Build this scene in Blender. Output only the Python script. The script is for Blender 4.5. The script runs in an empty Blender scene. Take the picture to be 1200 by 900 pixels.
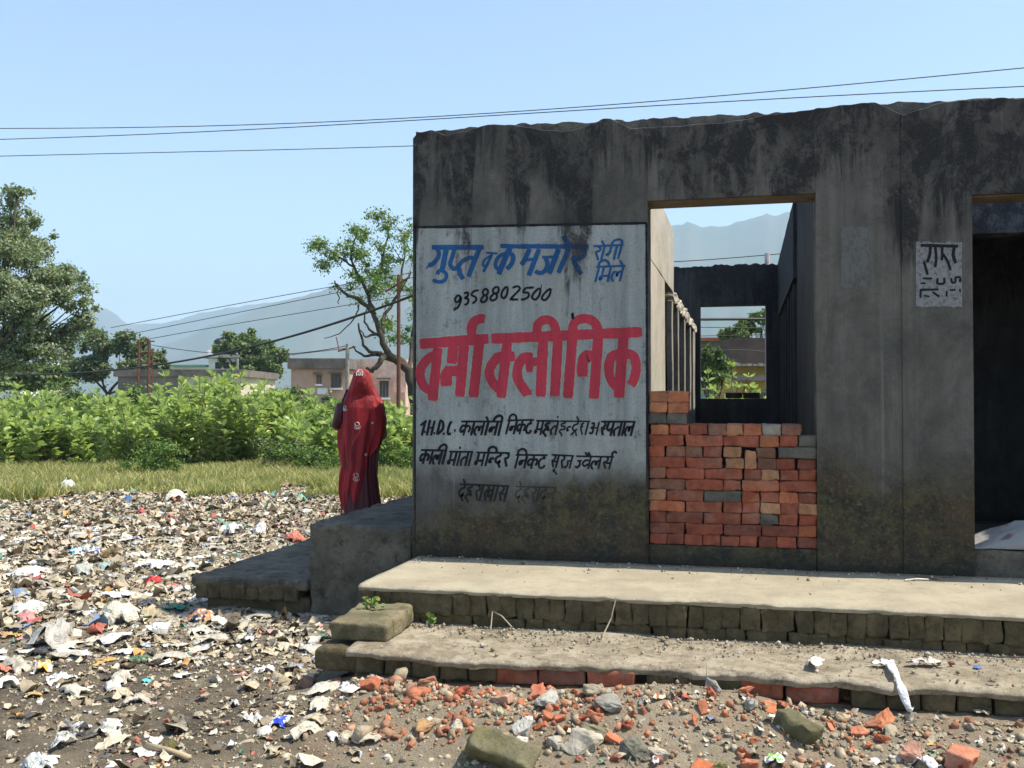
import bpy, bmesh, math, random
import numpy as np
from mathutils import Vector, Matrix
random.seed(7); RNG = np.random.default_rng(7)
R = math.radians
SC = bpy.context.scene
COL = SC.collection

# ---------------------------------------------------------------- camera
FOC, EYE = 1150.0, 1.04                      # focal length in photo pixels (1200 wide), eye above the platform top
YAW, PITCH = math.atan(272/FOC), math.atan(20/FOC)
cam_d = bpy.data.cameras.new('camera'); cam = bpy.data.objects.new('camera', cam_d); COL.objects.link(cam)
cam_d.sensor_fit = 'HORIZONTAL'; cam_d.sensor_width = 36; cam_d.lens = FOC/1200*36
cam_d.clip_start = .05; cam_d.clip_end = 30000
cam.location = (0, 0, EYE); cam.rotation_euler = (math.pi/2+PITCH, 0, YAW)
SC.camera = cam

# ---------------------------------------------------------------- sky, sun, exposure
SUN = Vector((.56, .075, 1)).normalized()    # towards the sun
EL = math.asin(SUN.z); AZ = math.atan2(SUN.x, SUN.y)
w = bpy.data.worlds.new('World'); SC.world = w; w.use_nodes = True
nt = w.node_tree; nt.nodes.clear()
sky = nt.nodes.new('ShaderNodeTexSky'); sky.sky_type = 'NISHITA'; sky.sun_disc = False
sky.sun_elevation = EL; sky.sun_rotation = AZ
sky.altitude = 600; sky.air_density = 1.0; sky.dust_density = 1.3; sky.ozone_density = .55
bg = nt.nodes.new('ShaderNodeBackground'); bg.inputs[1].default_value = .15
out = nt.nodes.new('ShaderNodeOutputWorld')
nt.links.new(sky.outputs[0], bg.inputs[0]); nt.links.new(bg.outputs[0], out.inputs[0])
sl = bpy.data.lights.new('sun', 'SUN'); sl.energy = 4.8; sl.angle = R(.53); sl.color = (1, .935, .81)
so = bpy.data.objects.new('sun', sl); COL.objects.link(so)
so.rotation_euler = SUN.to_track_quat('Z', 'Y').to_euler(); so.location = (10, 0, 20)
SC.view_settings.view_transform = 'Standard'; SC.view_settings.look = 'None'
SC.view_settings.gamma = 1; SC.view_settings.exposure = 0.9
SC.cycles.max_bounces = 8; SC.cycles.volume_bounces = 0
SC.cycles.transparent_max_bounces = 24
SC.cycles.volume_step_rate = 1; SC.cycles.volume_max_steps = 64

# ---------------------------------------------------------------- projections of photo points onto real planes
_F = Vector((-math.sin(YAW)*math.cos(PITCH), math.cos(YAW)*math.cos(PITCH), math.sin(PITCH)))
_R = Vector((math.cos(YAW), math.sin(YAW), 0)); _U = _R.cross(_F)
def ray(px, py): return _F + _R*((px-600)/FOC) + _U*((450-py)/FOC)
def onY(px, py, Y):
    r = ray(px, py); t = Y/r.y; return Vector((r.x*t, Y, EYE+r.z*t))
def onZ(px, py, z):
    r = ray(px, py); t = (z-EYE)/r.z; return Vector((r.x*t, r.y*t, z))
def atD(px, py, D):
    return Vector((0, 0, EYE)) + ray(px, py)*D
def onG(px, py):
    z = -.42
    for _ in range(6):
        p = onZ(px, py, z); z = float(G(p.x, p.y))
    return Vector((p.x, p.y, z))
YF = 6.306                                   # the front of the building
HAZE = .00031

# ---------------------------------------------------------------- noise
def vnoise(P, seed=0):
    P = np.asarray(P, float); I = np.floor(P).astype(np.int64); f = P-I; f = f*f*(3-2*f)
    def h(i, j, k):
        n = (i*374761393 + j*668265263 + k*2147483647 + seed*974634777) & 0xffffffff
        n = ((n ^ (n >> 13))*1274126177) & 0xffffffff
        return ((n ^ (n >> 16)) & 0xffff)/65535.
    x, y, z = I[..., 0], I[..., 1], I[..., 2]; r = 0
    for a in (0, 1):
        for b in (0, 1):
            for c in (0, 1):
                wgt = (f[..., 0] if a else 1-f[..., 0])*(f[..., 1] if b else 1-f[..., 1])*(f[..., 2] if c else 1-f[..., 2])
                r = r+wgt*h(x+a, y+b, z+c)
    return r*2-1
def fbm(P, o=4, seed=0):
    P = np.asarray(P, float); r = 0; a = 1.; s = 1.
    for i in range(o):
        r = r+a*vnoise(P*s, seed+i); a *= .5; s *= 2.03
    return r
def n2(x, y, s, o=4, seed=0):
    x = np.asarray(x, float); y = np.asarray(y, float)
    return fbm(np.stack([x*s, y*s, x*0+.37], -1), o, seed)
def sm(a, b, x):
    t = np.clip((x-a)/(b-a), 0, 1); return t*t*(3-2*t)

def G(x, y):
    """height of the ground"""
    x = np.asarray(x, float); y = np.asarray(y, float)
    z = -.45+.12*sm(8.5, 15, y)-.03*sm(3.9, 2, y)
    z = z+(.115+.045*sm(.3, 1., x))*sm(3.75, 4.5, y)*sm(-2.3, -1.7, x)                 # rubble banked against the step
    z = z+.085*np.exp(-(((x+.28)/.42)**2+((y-4.48)/.27)**2))+.02*np.exp(-(((x+1.2)/.3)**2+((y-4.3)/.2)**2))
    z = z+.05*sm(-2.6, -4.5, x)*sm(4.2, 5.5, y)
    k = sm(60, 20, y)*sm(-60, -20, x)
    left = sm(-1.8, -3.2, x)
    z = z+k*(.028*n2(x, y, .9, 3, 3)+.012*n2(x, y, 4., 3, 9)+left*.03*n2(x, y, 1.7, 3, 5)+.006*n2(x, y, 14., 2, 12))
    return z

# ---------------------------------------------------------------- object helpers
def me_from(name, V, Fc, mats=(), smooth=False):
    m = bpy.data.meshes.new(name)
    V = np.asarray(V, float)
    m.from_pydata([tuple(v) for v in V] if len(V) < 5000 else V.tolist(), [], [tuple(f) for f in Fc] if not isinstance(Fc, np.ndarray) else Fc.tolist())
    for q in mats: m.materials.append(q)
    if smooth: m.polygons.foreach_set('use_smooth', [True]*len(m.polygons))
    m.update(); return m
def link(name, me, parent=None, loc=None, rot=None, scale=None):
    o = bpy.data.objects.new(name, me); COL.objects.link(o)
    if parent: o.parent = parent
    if loc is not None: o.location = loc
    if rot is not None: o.rotation_euler = rot
    if scale is not None: o.scale = scale
    return o
def tag(o, label=None, cat=None, group=None, kind=None):
    if label: o['label'] = label
    if cat: o['category'] = cat
    if group: o['group'] = group
    if kind: o['kind'] = kind
    return o
def empty(name, loc=(0, 0, 0), rz=0):
    o = bpy.data.objects.new(name, None); COL.objects.link(o); o.location = loc; o.rotation_euler = (0, 0, rz); return o
class MB:
    def __init__(s): s.V = []; s.F = []; s.M = []
    def add(s, V, F, m=0):
        b = len(s.V); s.V += [tuple(v) for v in V]; s.F += [tuple(b+i for i in f) for f in F]; s.M += [m]*len(F)
    def box(s, x0, x1, y0, y1, z0, z1, m=0):
        s.add([(x0,y0,z0),(x1,y0,z0),(x1,y1,z0),(x0,y1,z0),(x0,y0,z1),(x1,y0,z1),(x1,y1,z1),(x0,y1,z1)],
              [(0,3,2,1),(4,5,6,7),(0,1,5,4),(1,2,6,5),(2,3,7,6),(3,0,4,7)], m)
    def tube(s, pts, rad, n=6, m=0):
        pts = [Vector(p) for p in pts]; k = len(pts)
        if not hasattr(rad, '__len__'): rad = [rad]*k
        V = []; up = None
        for i, p in enumerate(pts):
            d = (pts[min(i+1, k-1)]-pts[max(i-1, 0)]).normalized()
            if up is None: up = Vector((0, 0, 1)) if abs(d.z) < .9 else Vector((1, 0, 0))
            a = d.cross(up).normalized(); b = a.cross(d); up = b
            for j in range(n):
                t = 2*math.pi*j/n; V.append(p+(a*math.cos(t)+b*math.sin(t))*rad[i])
        F = [(i*n+j, i*n+(j+1) % n, (i+1)*n+(j+1) % n, (i+1)*n+j) for i in range(k-1) for j in range(n)]
        F += [tuple(range(n-1, -1, -1)), tuple((k-1)*n+j for j in range(n))]
        s.add(V, F, m)
    def build(s, name, mats, parent=None, smooth=False):
        if not isinstance(mats, (list, tuple)): mats = [mats]
        me = me_from(name, s.V, s.F, mats, smooth)
        if any(s.M): me.polygons.foreach_set('material_index', s.M)
        return link(name, me, parent)
def rbox(sx, sy, sz, r=.01, seg=None, amp=0., fr=6., seed=0, fine=0.):
    """rounded, worn box centred on the origin (sizes full) -> V, F"""
    if seg is None: seg = (4, 4, 4)
    h = np.array([sx, sy, sz])/2; ax = []
    for i in range(3):
        c = np.linspace(-h[i], h[i], seg[i]+1)
        c = np.unique(np.concatenate([c, [-h[i]+r*.35, h[i]-r*.35, -h[i]+r, h[i]-r]])) if r < h[i] else c
        ax.append(c)
    idx = {}; V = []; F = []
    def vid(p):
        k = (round(p[0], 6), round(p[1], 6), round(p[2], 6))
        if k not in idx: idx[k] = len(V); V.append(p)
        return idx[k]
    for a in range(3):
        b, c = (a+1) % 3, (a+2) % 3
        for sgn in (-1, 1):
            for i in range(len(ax[b])-1):
                for j in range(len(ax[c])-1):
                    q = []
                    for (u, v) in ((i, j), (i+1, j), (i+1, j+1), (i, j+1)):
                        p = [0, 0, 0]; p[a] = sgn*h[a]; p[b] = ax[b][u]; p[c] = ax[c][v]; q.append(vid(tuple(p)))
                    F.append(tuple(q if sgn > 0 else q[::-1]))
    P = np.array(V); inn = np.clip(P, -(h-r), h-r); d = P-inn; L = np.linalg.norm(d, axis=1, keepdims=True)
    P = inn+np.where(L > 1e-9, d/np.maximum(L, 1e-9)*np.minimum(L, r), 0)
    if amp:
        S = P*fr+seed*7.3
        P = P+amp*np.stack([fbm(S, 3, seed), fbm(S+9, 3, seed+1), fbm(S+17, 3, seed+2)], -1)
    if fine:
        S = P*fr*5+seed
        P = P+fine*np.stack([vnoise(S, seed+4), vnoise(S+9, seed+5), vnoise(S+17, seed+6)], -1)
    return P, F

# ---------------------------------------------------------------- materials
def newmat(name):
    m = bpy.data.materials.new(name); m.use_nodes = True; n = m.node_tree; n.nodes.clear()
    o = n.nodes.new('ShaderNodeOutputMaterial'); b = n.nodes.new('ShaderNodeBsdfPrincipled')
    n.links.new(b.outputs[0], o.inputs[0]); b.inputs['Roughness'].default_value = .85
    b.inputs['Specular IOR Level'].default_value = .3
    return m, n, b
class N:
    def __init__(s, nt): s.t = nt
    def new(s, k, **kw):
        n = s.t.nodes.new(k)
        for a, b in kw.items(): setattr(n, a, b)
        return n
    def put(s, sock, v):
        if hasattr(v, 'links') or isinstance(v, bpy.types.NodeSocket): s.t.links.new(v, sock)
        else: sock.default_value = v
    def math(s, op, a, b=0., c=0., clamp=False):
        n = s.new('ShaderNodeMath', operation=op, use_clamp=clamp)
        for i, v in enumerate((a, b, c)): s.put(n.inputs[i], v)
        return n.outputs[0]
    def pos(s): return s.new('ShaderNodeNewGeometry').outputs['Position']
    def obj(s): return s.new('ShaderNodeTexCoord').outputs['Object']
    def sep(s, v):
        n = s.new('ShaderNodeSeparateXYZ'); s.put(n.inputs[0], v); return n.outputs
    def mapv(s, v, sc=(1, 1, 1), loc=(0, 0, 0)):
        n = s.new('ShaderNodeMapping'); s.put(n.inputs[0], v); n.inputs['Scale'].default_value = sc; n.inputs['Location'].default_value = loc
        return n.outputs[0]
    def noise(s, v, sc=5., det=5., rough=.6, dist=0.):
        n = s.new('ShaderNodeTexNoise'); s.put(n.inputs['Vector'], v); n.inputs['Scale'].default_value = sc
        n.inputs['Detail'].default_value = det; n.inputs['Roughness'].default_value = rough; n.inputs['Distortion'].default_value = dist
        return n.outputs[0]
    def noisec(s, v, sc=5., det=3.):
        n = s.new('ShaderNodeTexNoise'); s.put(n.inputs['Vector'], v); n.inputs['Scale'].default_value = sc; n.inputs['Detail'].default_value = det
        return n.outputs[1]
    def voro(s, v, sc=5., feat='F1'):
        n = s.new('ShaderNodeTexVoronoi', feature=feat); s.put(n.inputs['Vector'], v); n.inputs['Scale'].default_value = sc
        return n.outputs[0]
    def rng(s, v, a, b, c=0., d=1., smooth=False):
        n = s.new('ShaderNodeMapRange'); n.interpolation_type = 'SMOOTHSTEP' if smooth else 'LINEAR'
        s.put(n.inputs[0], v)
        for i, x in enumerate((a, b, c, d)): s.put(n.inputs[i+1], x)
        return n.outputs[0]
    def mix(s, f, a, b, mode='MIX'):
        n = s.new('ShaderNodeMix', data_type='RGBA', blend_type=mode); s.put(n.inputs[0], f)
        for i, v in ((6, a), (7, b)):
            if isinstance(v, tuple): n.inputs[i].default_value = (*v[:3], 1)
            else: s.put(n.inputs[i], v)
        return n.outputs[2]
    def ramp(s, v, stops, interp='LINEAR'):
        n = s.new('ShaderNodeValToRGB'); s.put(n.inputs[0], v); cr = n.color_ramp; cr.interpolation = interp
        while len(cr.elements) < len(stops): cr.elements.new(.5)
        for e, (p, c) in zip(cr.elements, stops):
            e.position = p; e.color = (c, c, c, 1) if not isinstance(c, tuple) else (*c, 1)
        return n.outputs[0]
    def bump(s, b, h, st=.4, dist=.01):
        n = s.new('ShaderNodeBump'); n.inputs['Strength'].default_value = st; n.inputs['Distance'].default_value = dist
        s.put(n.inputs['Height'], h); s.t.links.new(n.outputs[0], b.inputs['Normal'])
    def col(s, b, c): s.put(b.inputs['Base Color'], c)

# places (metres along the facade) where black rain streaks run down, and how strong
STREAKS = [(-2.2,.5),(-2.16,.75),(-2.05,.25),(-1.97,.3),(-1.88,.75),(-1.80,.95),(-1.74,.35),(-1.62,.15),(-1.55,.3),(-1.45,.8),(-1.38,.6),(-1.30,.25),
           (-1.22,.6),(-1.12,1.),(-1.0,.95),(-.93,.3),(-.8,.15),(-.65,.3),(-.5,.5),(-.35,.7),(-.2,.45),(-.02,.75),(.1,.35),(.22,.85),(.34,.9),(.45,.45),
           (.62,.4),(.8,.55),(.98,.95),(1.06,.8),(1.2,.75),(1.7,.9)]
def facade_mat(name, base, base2, paint=None, cover=1., moss=1., streak=1., paint_edge=None):
    """weathered cement; 'paint' = colour painted over it, wearing off near the ground"""
    m, nt_, b = newmat(name); n = N(nt_); P = n.pos(); X, Y_, Z = n.sep(P)
    wp = n.noise(P, 2.3, 4, .6)
    cloud = n.noise(n.mapv(P, (1, 1, .7)), 2.6, 10, .74, .3); cl = n.rng(cloud, .42, .60)
    vst = n.noise(n.mapv(P, (9, 9, .55)), 1.6, 6, .65); vs = n.rng(vst, .38, .68)
    fine = n.noise(P, 38, 5, .7)
    c = n.mix(cl, base, base2)
    c = n.mix(n.math('MULTIPLY', vs, .7), c, tuple(x*.5 for x in base))
    pl = n.rng(n.noise(n.mapv(P, (26, 26, .4), (1, 3, 5)), 1.4, 6, .75), .6, .7, 0, .45)
    c = n.mix(pl, c, tuple(x*1.55 for x in base))
    c = n.mix(n.rng(n.noise(P, 7, 7, .75), .6, .72, 0, .35), c, tuple(min(1, x*1.6) for x in base))
    if paint:
        wear = n.math('ADD', n.noise(P, 9, 9, .8), n.math('MULTIPLY', n.noise(n.mapv(P, (14, 14, 1.1)), 1.5, 5, .7), .6))
        low = n.math('ADD', Z, n.math('MULTIPLY', n.math('SUBTRACT', n.noise(P, 2.2, 6, .65), .5), .55))
        k = n.rng(low, .46, .70)
        k = n.math('MULTIPLY', k, n.rng(wear, 1.03, .86), clamp=True)
        k = n.math('MULTIPLY', k, n.rng(n.noise(P, 85, 3, .7), .68, .6, .35, 1.))
        k = n.math('MULTIPLY', k, cover)
        pc = n.mix(n.rng(n.noise(n.mapv(P, (7, 7, .8)), 1.3, 7, .7), .38, .66), paint, tuple(x*.62 for x in paint))
        pc = n.mix(n.rng(n.noise(P, 3.1, 6, .7), .5, .72, 0, .5), pc, (paint[0]*.95, paint[1]*.85, paint[2]*.72))
        c = n.mix(k, c, pc)
    # rain streaks from the top
    u = n.math('ADD', X, n.math('MULTIPLY', n.math('SUBTRACT', n.noise(n.mapv(P, (3, 3, 1.6)), 1.9, 6, .7), .5), .12))
    u = n.rng(u, -2.2, 1.7)
    st = n.ramp(u, [((x+2.2)/3.9, v) for x, v in STREAKS])
    fall = n.math('ADD', n.math('MULTIPLY', st, 1.15), n.math('MULTIPLY', n.math('SUBTRACT', n.noise(n.mapv(P, (12, 12, .9)), 1.5, 6, .7), .5), 1.6))
    zz = n.rng(Z, 1.55, 2.75, -.85, .42)
    sk = n.rng(n.math('ADD', fall, zz), .5, .76)
    patch = n.rng(n.noise(n.mapv(P, (1, 1, .7)), 5.5, 11, .8, .4), .44, .53)
    sk = n.math('MULTIPLY', sk, n.rng(patch, 0, 1, .3, 1))
    run = n.math('MULTIPLY', n.rng(n.noise(n.mapv(P, (22, 22, .35)), 1.3, 4, .6), .62, .75), n.rng(Z, .6, 2.6, .15, .7))
    sk = n.math('MAXIMUM', sk, n.math('MULTIPLY', run, .75))
    c = n.mix(n.math('MULTIPLY', sk, .93*streak, clamp=True), c, (.017, .017, .018))
    # pale lime runs
    lr = n.math('MULTIPLY', n.rng(n.noise(n.mapv(P, (30, 30, .5), (4, 0, 2)), 1.2, 4, .6), .7, .76), n.rng(Z, 1.6, 2.7, 0, .5))
    c = n.mix(lr, c, (.34, .33, .30))
    # damp, moss at the foot
    mz = n.math('ADD', Z, n.math('MULTIPLY', n.math('SUBTRACT', n.noise(P, 2.1, 7, .7), .5), -.85))
    mz = n.math('ADD', mz, n.math('MULTIPLY', n.rng(X, -1.55, -.95, 0, 1, True), -.24))
    mk = n.math('MULTIPLY', n.rng(mz, .50, .24), moss)
    mc = n.mix(n.rng(n.noise(P, 6.5, 11, .8), .43, .58), (.018, .016, .010), (.075, .064, .024))
    mc = n.mix(n.rng(n.noise(P, 3.1, 8, .75), .5, .62), mc, (.06, .034, .017))
    mc = n.mix(n.rng(n.noise(P, 30, 8, .85), .53, .63, 0, .85), mc, (.125, .112, .075))
    mc = n.mix(n.rng(n.noise(n.mapv(P, (1, 1, 1), (7, 3, 1)), 42, 7, .85), .54, .62, 0, .8), mc, (.012, .011, .008))
    c = n.mix(n.math('MULTIPLY', mk, .93), c, mc)
    c = n.mix(n.rng(Z, .09, .015, 0, .7), c, (.02, .019, .015))  # narrow even darkening towards the bottom edge
    # hair cracks
    cr = n.voro(n.mix(.16, P, n.noisec(P, 3.5, 4), 'ADD'), 1.5, 'DISTANCE_TO_EDGE')
    ck = n.math('MULTIPLY', n.rng(cr, .0035, .0008), n.rng(n.noise(P, 1.9, 2), .55, .62))
    c = n.mix(n.math('MULTIPLY', ck, 0. if paint else .6), c, (.012, .012, .012))
    c = n.mix(n.rng(n.noise(P, 95, 4, .8), .5, .7, 0, .38), c, tuple(x*.4 for x in base)); c = n.mix(n.rng(n.noise(P, 130, 3, .8), .58, .7, 0, .3), c, tuple(min(1, x*1.7) for x in base))
    n.col(b, c); b.inputs['Roughness'].default_value = .88
    h = n.math('ADD', n.math('MULTIPLY', fine, .35), n.math('MULTIPLY', n.noise(P, 9, 8, .7), 1.))
    
    n.bump(b, h, .8, .022)
    return m
M = {}
M['facade'] = facade_mat('facade_cement', (.135, .128, .11), (.062, .06, .052), streak=1.05)
M['sign'] = facade_mat('sign_paint', (.13, .128, .117), (.085, .082, .075), paint=(.34, .375, .365), streak=.97)
M['red'] = facade_mat('red_lettering', (.30, .045, .06), (.24, .04, .055), paint=(.50, .045, .075), streak=.8)
M['halo'] = facade_mat('pale_outline', (.25, .28, .22), (.2, .22, .18), paint=(.38, .46, .37), streak=.9)
M['blue'] = facade_mat('blue_lettering', (.02, .075, .17), (.02, .06, .14), paint=(.016, .10, .27), streak=.85)
M['black'] = facade_mat('black_lettering', (.02, .02, .022), (.016, .016, .02), paint=(.008, .009, .016), moss=.8, streak=.8)
M['blackline'] = facade_mat('weathered_black_lettering', (.02, .02, .02), (.018, .018, .018), paint=(.012, .012, .014), moss=.25, streak=.6)
M['blackfade'] = facade_mat('faded_lettering', (.05, .05, .045), (.035, .033, .03), paint=(.03, .03, .028))
M['green'] = facade_mat('pale_green_trace', (.2, .26, .15), (.2, .25, .15), paint=(.34, .48, .27), cover=.8)

def cement(name, a, b_, dark=(.03, .028, .022), st=.35, sc=1., stain=.5, mossy=0., bump=.012):
    m, nt_, b = newmat(name); n = N(nt_); P = n.pos()
    c = n.mix(n.rng(n.noise(P, 2.3*sc, 10, .75), .42, .58), a, b_)
    c = n.mix(n.rng(n.noise(P, 6*sc, 11, .8), .51, .62, 0, stain), c, dark)
    c = n.mix(n.rng(n.noise(P, 60*sc, 4, .7), .6, .75, 0, .5), c, tuple(min(1, x*1.5) for x in a))
    if mossy: c = n.mix(n.rng(n.noise(P, 4.3*sc, 7, .7), .48, .6, 0, mossy), c, (.05, .055, .015))
    n.col(b, c); h = n.math('ADD', n.math('MULTIPLY', n.noise(P, 55, 5, .7), .4), n.noise(P, 11, 8, .75))
    n.bump(b, h, min(1, st*1.5), bump*1.8); return m
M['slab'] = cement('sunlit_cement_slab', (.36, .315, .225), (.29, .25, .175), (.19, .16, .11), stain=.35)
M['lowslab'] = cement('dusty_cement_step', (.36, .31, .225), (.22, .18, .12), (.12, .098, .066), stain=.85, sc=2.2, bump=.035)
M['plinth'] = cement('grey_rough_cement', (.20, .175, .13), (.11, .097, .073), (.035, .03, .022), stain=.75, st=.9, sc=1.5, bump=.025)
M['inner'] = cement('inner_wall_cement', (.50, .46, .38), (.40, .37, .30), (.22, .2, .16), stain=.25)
M['core'] = cement('broken_core', (.15, .14, .12), (.06, .057, .05), (.03, .03, .03), st=.8, stain=.7, sc=2)
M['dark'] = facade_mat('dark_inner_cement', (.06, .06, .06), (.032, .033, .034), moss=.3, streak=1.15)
M['lintel'] = cement('stained_lintel', (.17, .13, .085), (.11, .085, .055), (.05, .04, .03))
M['fin'] = cement('fin_cement', (.36, .34, .29), (.25, .235, .2), (.1, .09, .08))
M['rendered'] = cement('mossy_render', (.185, .142, .075), (.105, .08, .043), (.045, .036, .02), st=.9, stain=.6, sc=2.4, mossy=.35, bump=.02)

def brick_mat(name, dirt=.4, sc=1.):
    m, nt_, b = newmat(name); n = N(nt_)
    oi = n.new('ShaderNodeObjectInfo'); P = n.pos()
    c = oi.outputs['Color']
    v = n.rng(n.noise(P, 14*sc, 7, .72), .35, .68, .62, 1.25)
    c = n.mix(1., c, n.new('ShaderNodeCombineColor').outputs[0] if 0 else c, 'MIX')
    vm = n.new('ShaderNodeVectorMath', operation='SCALE'); n.put(vm.inputs[0], c); n.put(vm.inputs[3], v); c = vm.outputs[0]
    c = n.mix(n.rng(n.noise(P, 9*sc, 6, .7), .58, .68, 0, .6), c, (.07, .045, .035))
    c = n.mix(n.rng(n.noise(P, 5*sc, 8, .75), .5, .66, 0, dirt), c, (.30, .26, .19))
    n.col(b, c); b.inputs['Roughness'].default_value = .92
    n.bump(b, n.math('ADD', n.noise(P, 60, 5, .75), n.noise(P, 18, 6, .7)), .7, .006); return m
M['brick'] = brick_mat('brick', .26)
M['rubble'] = brick_mat('rubble', .5, 1.3)

def objcol(name, rough=.6, spec=.4, bump=.5, transl=0., wr=14., dirt=.3):
    m, nt_, b = newmat(name); n = N(nt_); oi = n.new('ShaderNodeObjectInfo'); P = n.pos()
    c = n.mix(n.rng(n.noise(P, 13, 6, .7), .45, .7, 0, dirt), oi.outputs['Color'], (.16, .13, .09))
    n.col(b, c); b.inputs['Roughness'].default_value = rough; b.inputs['Specular IOR Level'].default_value = spec
    n.bump(b, n.noise(P, wr, 4, .6, 1.), bump, .03); return m
M['plastic'] = objcol('thin_plastic', .38, .5, .8, wr=22)
M['paper'] = objcol('soiled_paper', .85, .2, .5)
def attrcol(name, rough=.7):
    m, nt_, b = newmat(name); n = N(nt_); a = n.new('ShaderNodeAttribute'); a.attribute_name = 'col'; P = n.pos()
    c = n.mix(n.rng(n.noise(P, 14, 7, .8), .44, .62, 0, .72), a.outputs['Color'], (.19, .155, .10))
    n.col(b, c); b.inputs['Roughness'].default_value = rough; n.bump(b, n.noise(P, 30, 4, .6, 1.), .6, .02); return m
M['litter'] = attrcol('litter_bits', .62); M['bits'] = attrcol('stone_bits', .93)

def flat(name, col, rough=.8, col2=None, sc=4., bump=0., spec=.3, metal=0.):
    m, nt_, b = newmat(name); n = N(nt_); P = n.pos()
    col2 = col2 or tuple(x*.6 for x in col)
    n.col(b, n.mix(n.rng(n.noise(P, sc, 6, .7), .38, .66), col, col2)); b.inputs['Roughness'].default_value = rough
    b.inputs['Specular IOR Level'].default_value = spec; b.inputs['Metallic'].default_value = metal
    if bump: n.bump(b, n.noise(P, sc*5, 5, .7), bump, .02)
    return m
def leafmat(name, a, b_, under=None, tr=.35, rough=.5):
    m = bpy.data.materials.new(name); m.use_nodes = True; t = m.node_tree; t.nodes.clear(); n = N(t)
    o = n.new('ShaderNodeOutputMaterial'); b = n.new('ShaderNodeBsdfPrincipled'); T = n.new('ShaderNodeBsdfTranslucent'); mx = n.new('ShaderNodeMixShader')
    P = n.pos(); rnd = n.new('ShaderNodeNewGeometry').outputs['Random Per Island']
    c = n.mix(rnd, a, b_); c = n.mix(n.rng(n.noise(P, .9, 3), .4, .62, 0, .5), c, tuple(x*.7 for x in a))
    if under:
        bf = n.new('ShaderNodeNewGeometry').outputs['Backfacing']; c = n.mix(n.math('MULTIPLY', bf, .75), c, under)
    yl = n.math('MULTIPLY', n.math('GREATER_THAN', rnd, .965), .8)
    c = n.mix(yl, c, (.32, .26, .03))
    n.put(b.inputs['Base Color'], c); b.inputs['Roughness'].default_value = rough; b.inputs['Specular IOR Level'].default_value = .35
    n.put(T.inputs[0], n.mix(.5, c, (a[0]*1.6, a[1]*1.9, a[2]*.6))); mx.inputs[0].default_value = tr
    t.links.new(b.outputs[0], mx.inputs[1]); t.links.new(T.outputs[0], mx.inputs[2]); t.links.new(mx.outputs[0], o.inputs[0]); return m
M['leaf'] = leafmat('broad_leaf', (.18, .28, .045), (.46, .52, .13), (.52, .56, .30), .4, .33)
M['leafd'] = leafmat('dark_leaf', (.085, .14, .04), (.16, .22, .07), None, .25)
M['leaft'] = leafmat('tree_leaf', (.11, .17, .05), (.20, .26, .09), (.12, .15, .09), .25)
M['leafg'] = leafmat('grey_green_leaf', (.20, .27, .13), (.36, .41, .23), (.16, .18, .12), .25)
M['leafs'] = leafmat('sparse_leaf', (.12, .2, .05), (.2, .28, .08), None, .35)
M['grass'] = leafmat('grass_blade', (.22, .26, .07), (.62, .52, .26), None, .3, .7)
M['bark'] = flat('bark', (.09, .07, .05), .9, (.045, .035, .028), 6, .6)
M['stem'] = flat('green_stem', (.16, .17, .09), .8, (.1, .1, .06), 8)
M['rust'] = flat('rusty_steel', (.17, .07, .04), .8, (.1, .04, .03), 9, .3)
M['wire'] = flat('wire_rubber', (.03, .03, .032), .6)
M['pole'] = flat('concrete_pole', (.3, .28, .25), .9, (.2, .18, .16), 5)
M['glassdark'] = flat('dark_window', (.03, .032, .035), .25, (.02, .02, .025), 3, 0, .6)

# ---------------------------------------------------------------- ground: one sheet out to the horizon
def axis(a, b, step, far, ratio=1.22, sgn=1):
    pts = list(np.arange(a, b, step)); return pts
def graded(lo, hi, step, far_lo, far_hi):
    c = list(np.arange(lo, hi+step/2, step)); d = step
    v = hi
    while v < far_hi: d *= 1.25; v += d; c.append(v)
    d = step; v = lo; pre = []
    while v > far_lo: d *= 1.25; v -= d; pre.append(v)
    return np.array(pre[::-1]+c)
gx = graded(-11, 3.5, .055, -9000, 9000); gy = graded(2.5, 16, .055, -400, 12000)
XX, YY = np.meshgrid(gx, gy); ZZ = G(XX, YY)
under = (XX > -2.0) & (YY > 4.75) & (YY < 13.2) & (XX < 4.6)
ZZ = np.where(under, np.minimum(ZZ, -.46), ZZ)
V = np.stack([XX, YY, ZZ], -1).reshape(-1, 3); nx, ny = len(gx), len(gy)
I = (np.arange(ny-1)[:, None]*nx+np.arange(nx-1)[None]).reshape(-1)
gm = me_from('ground', V, np.stack([I, I+1, I+1+nx, I+nx], -1), (), True)
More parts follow.
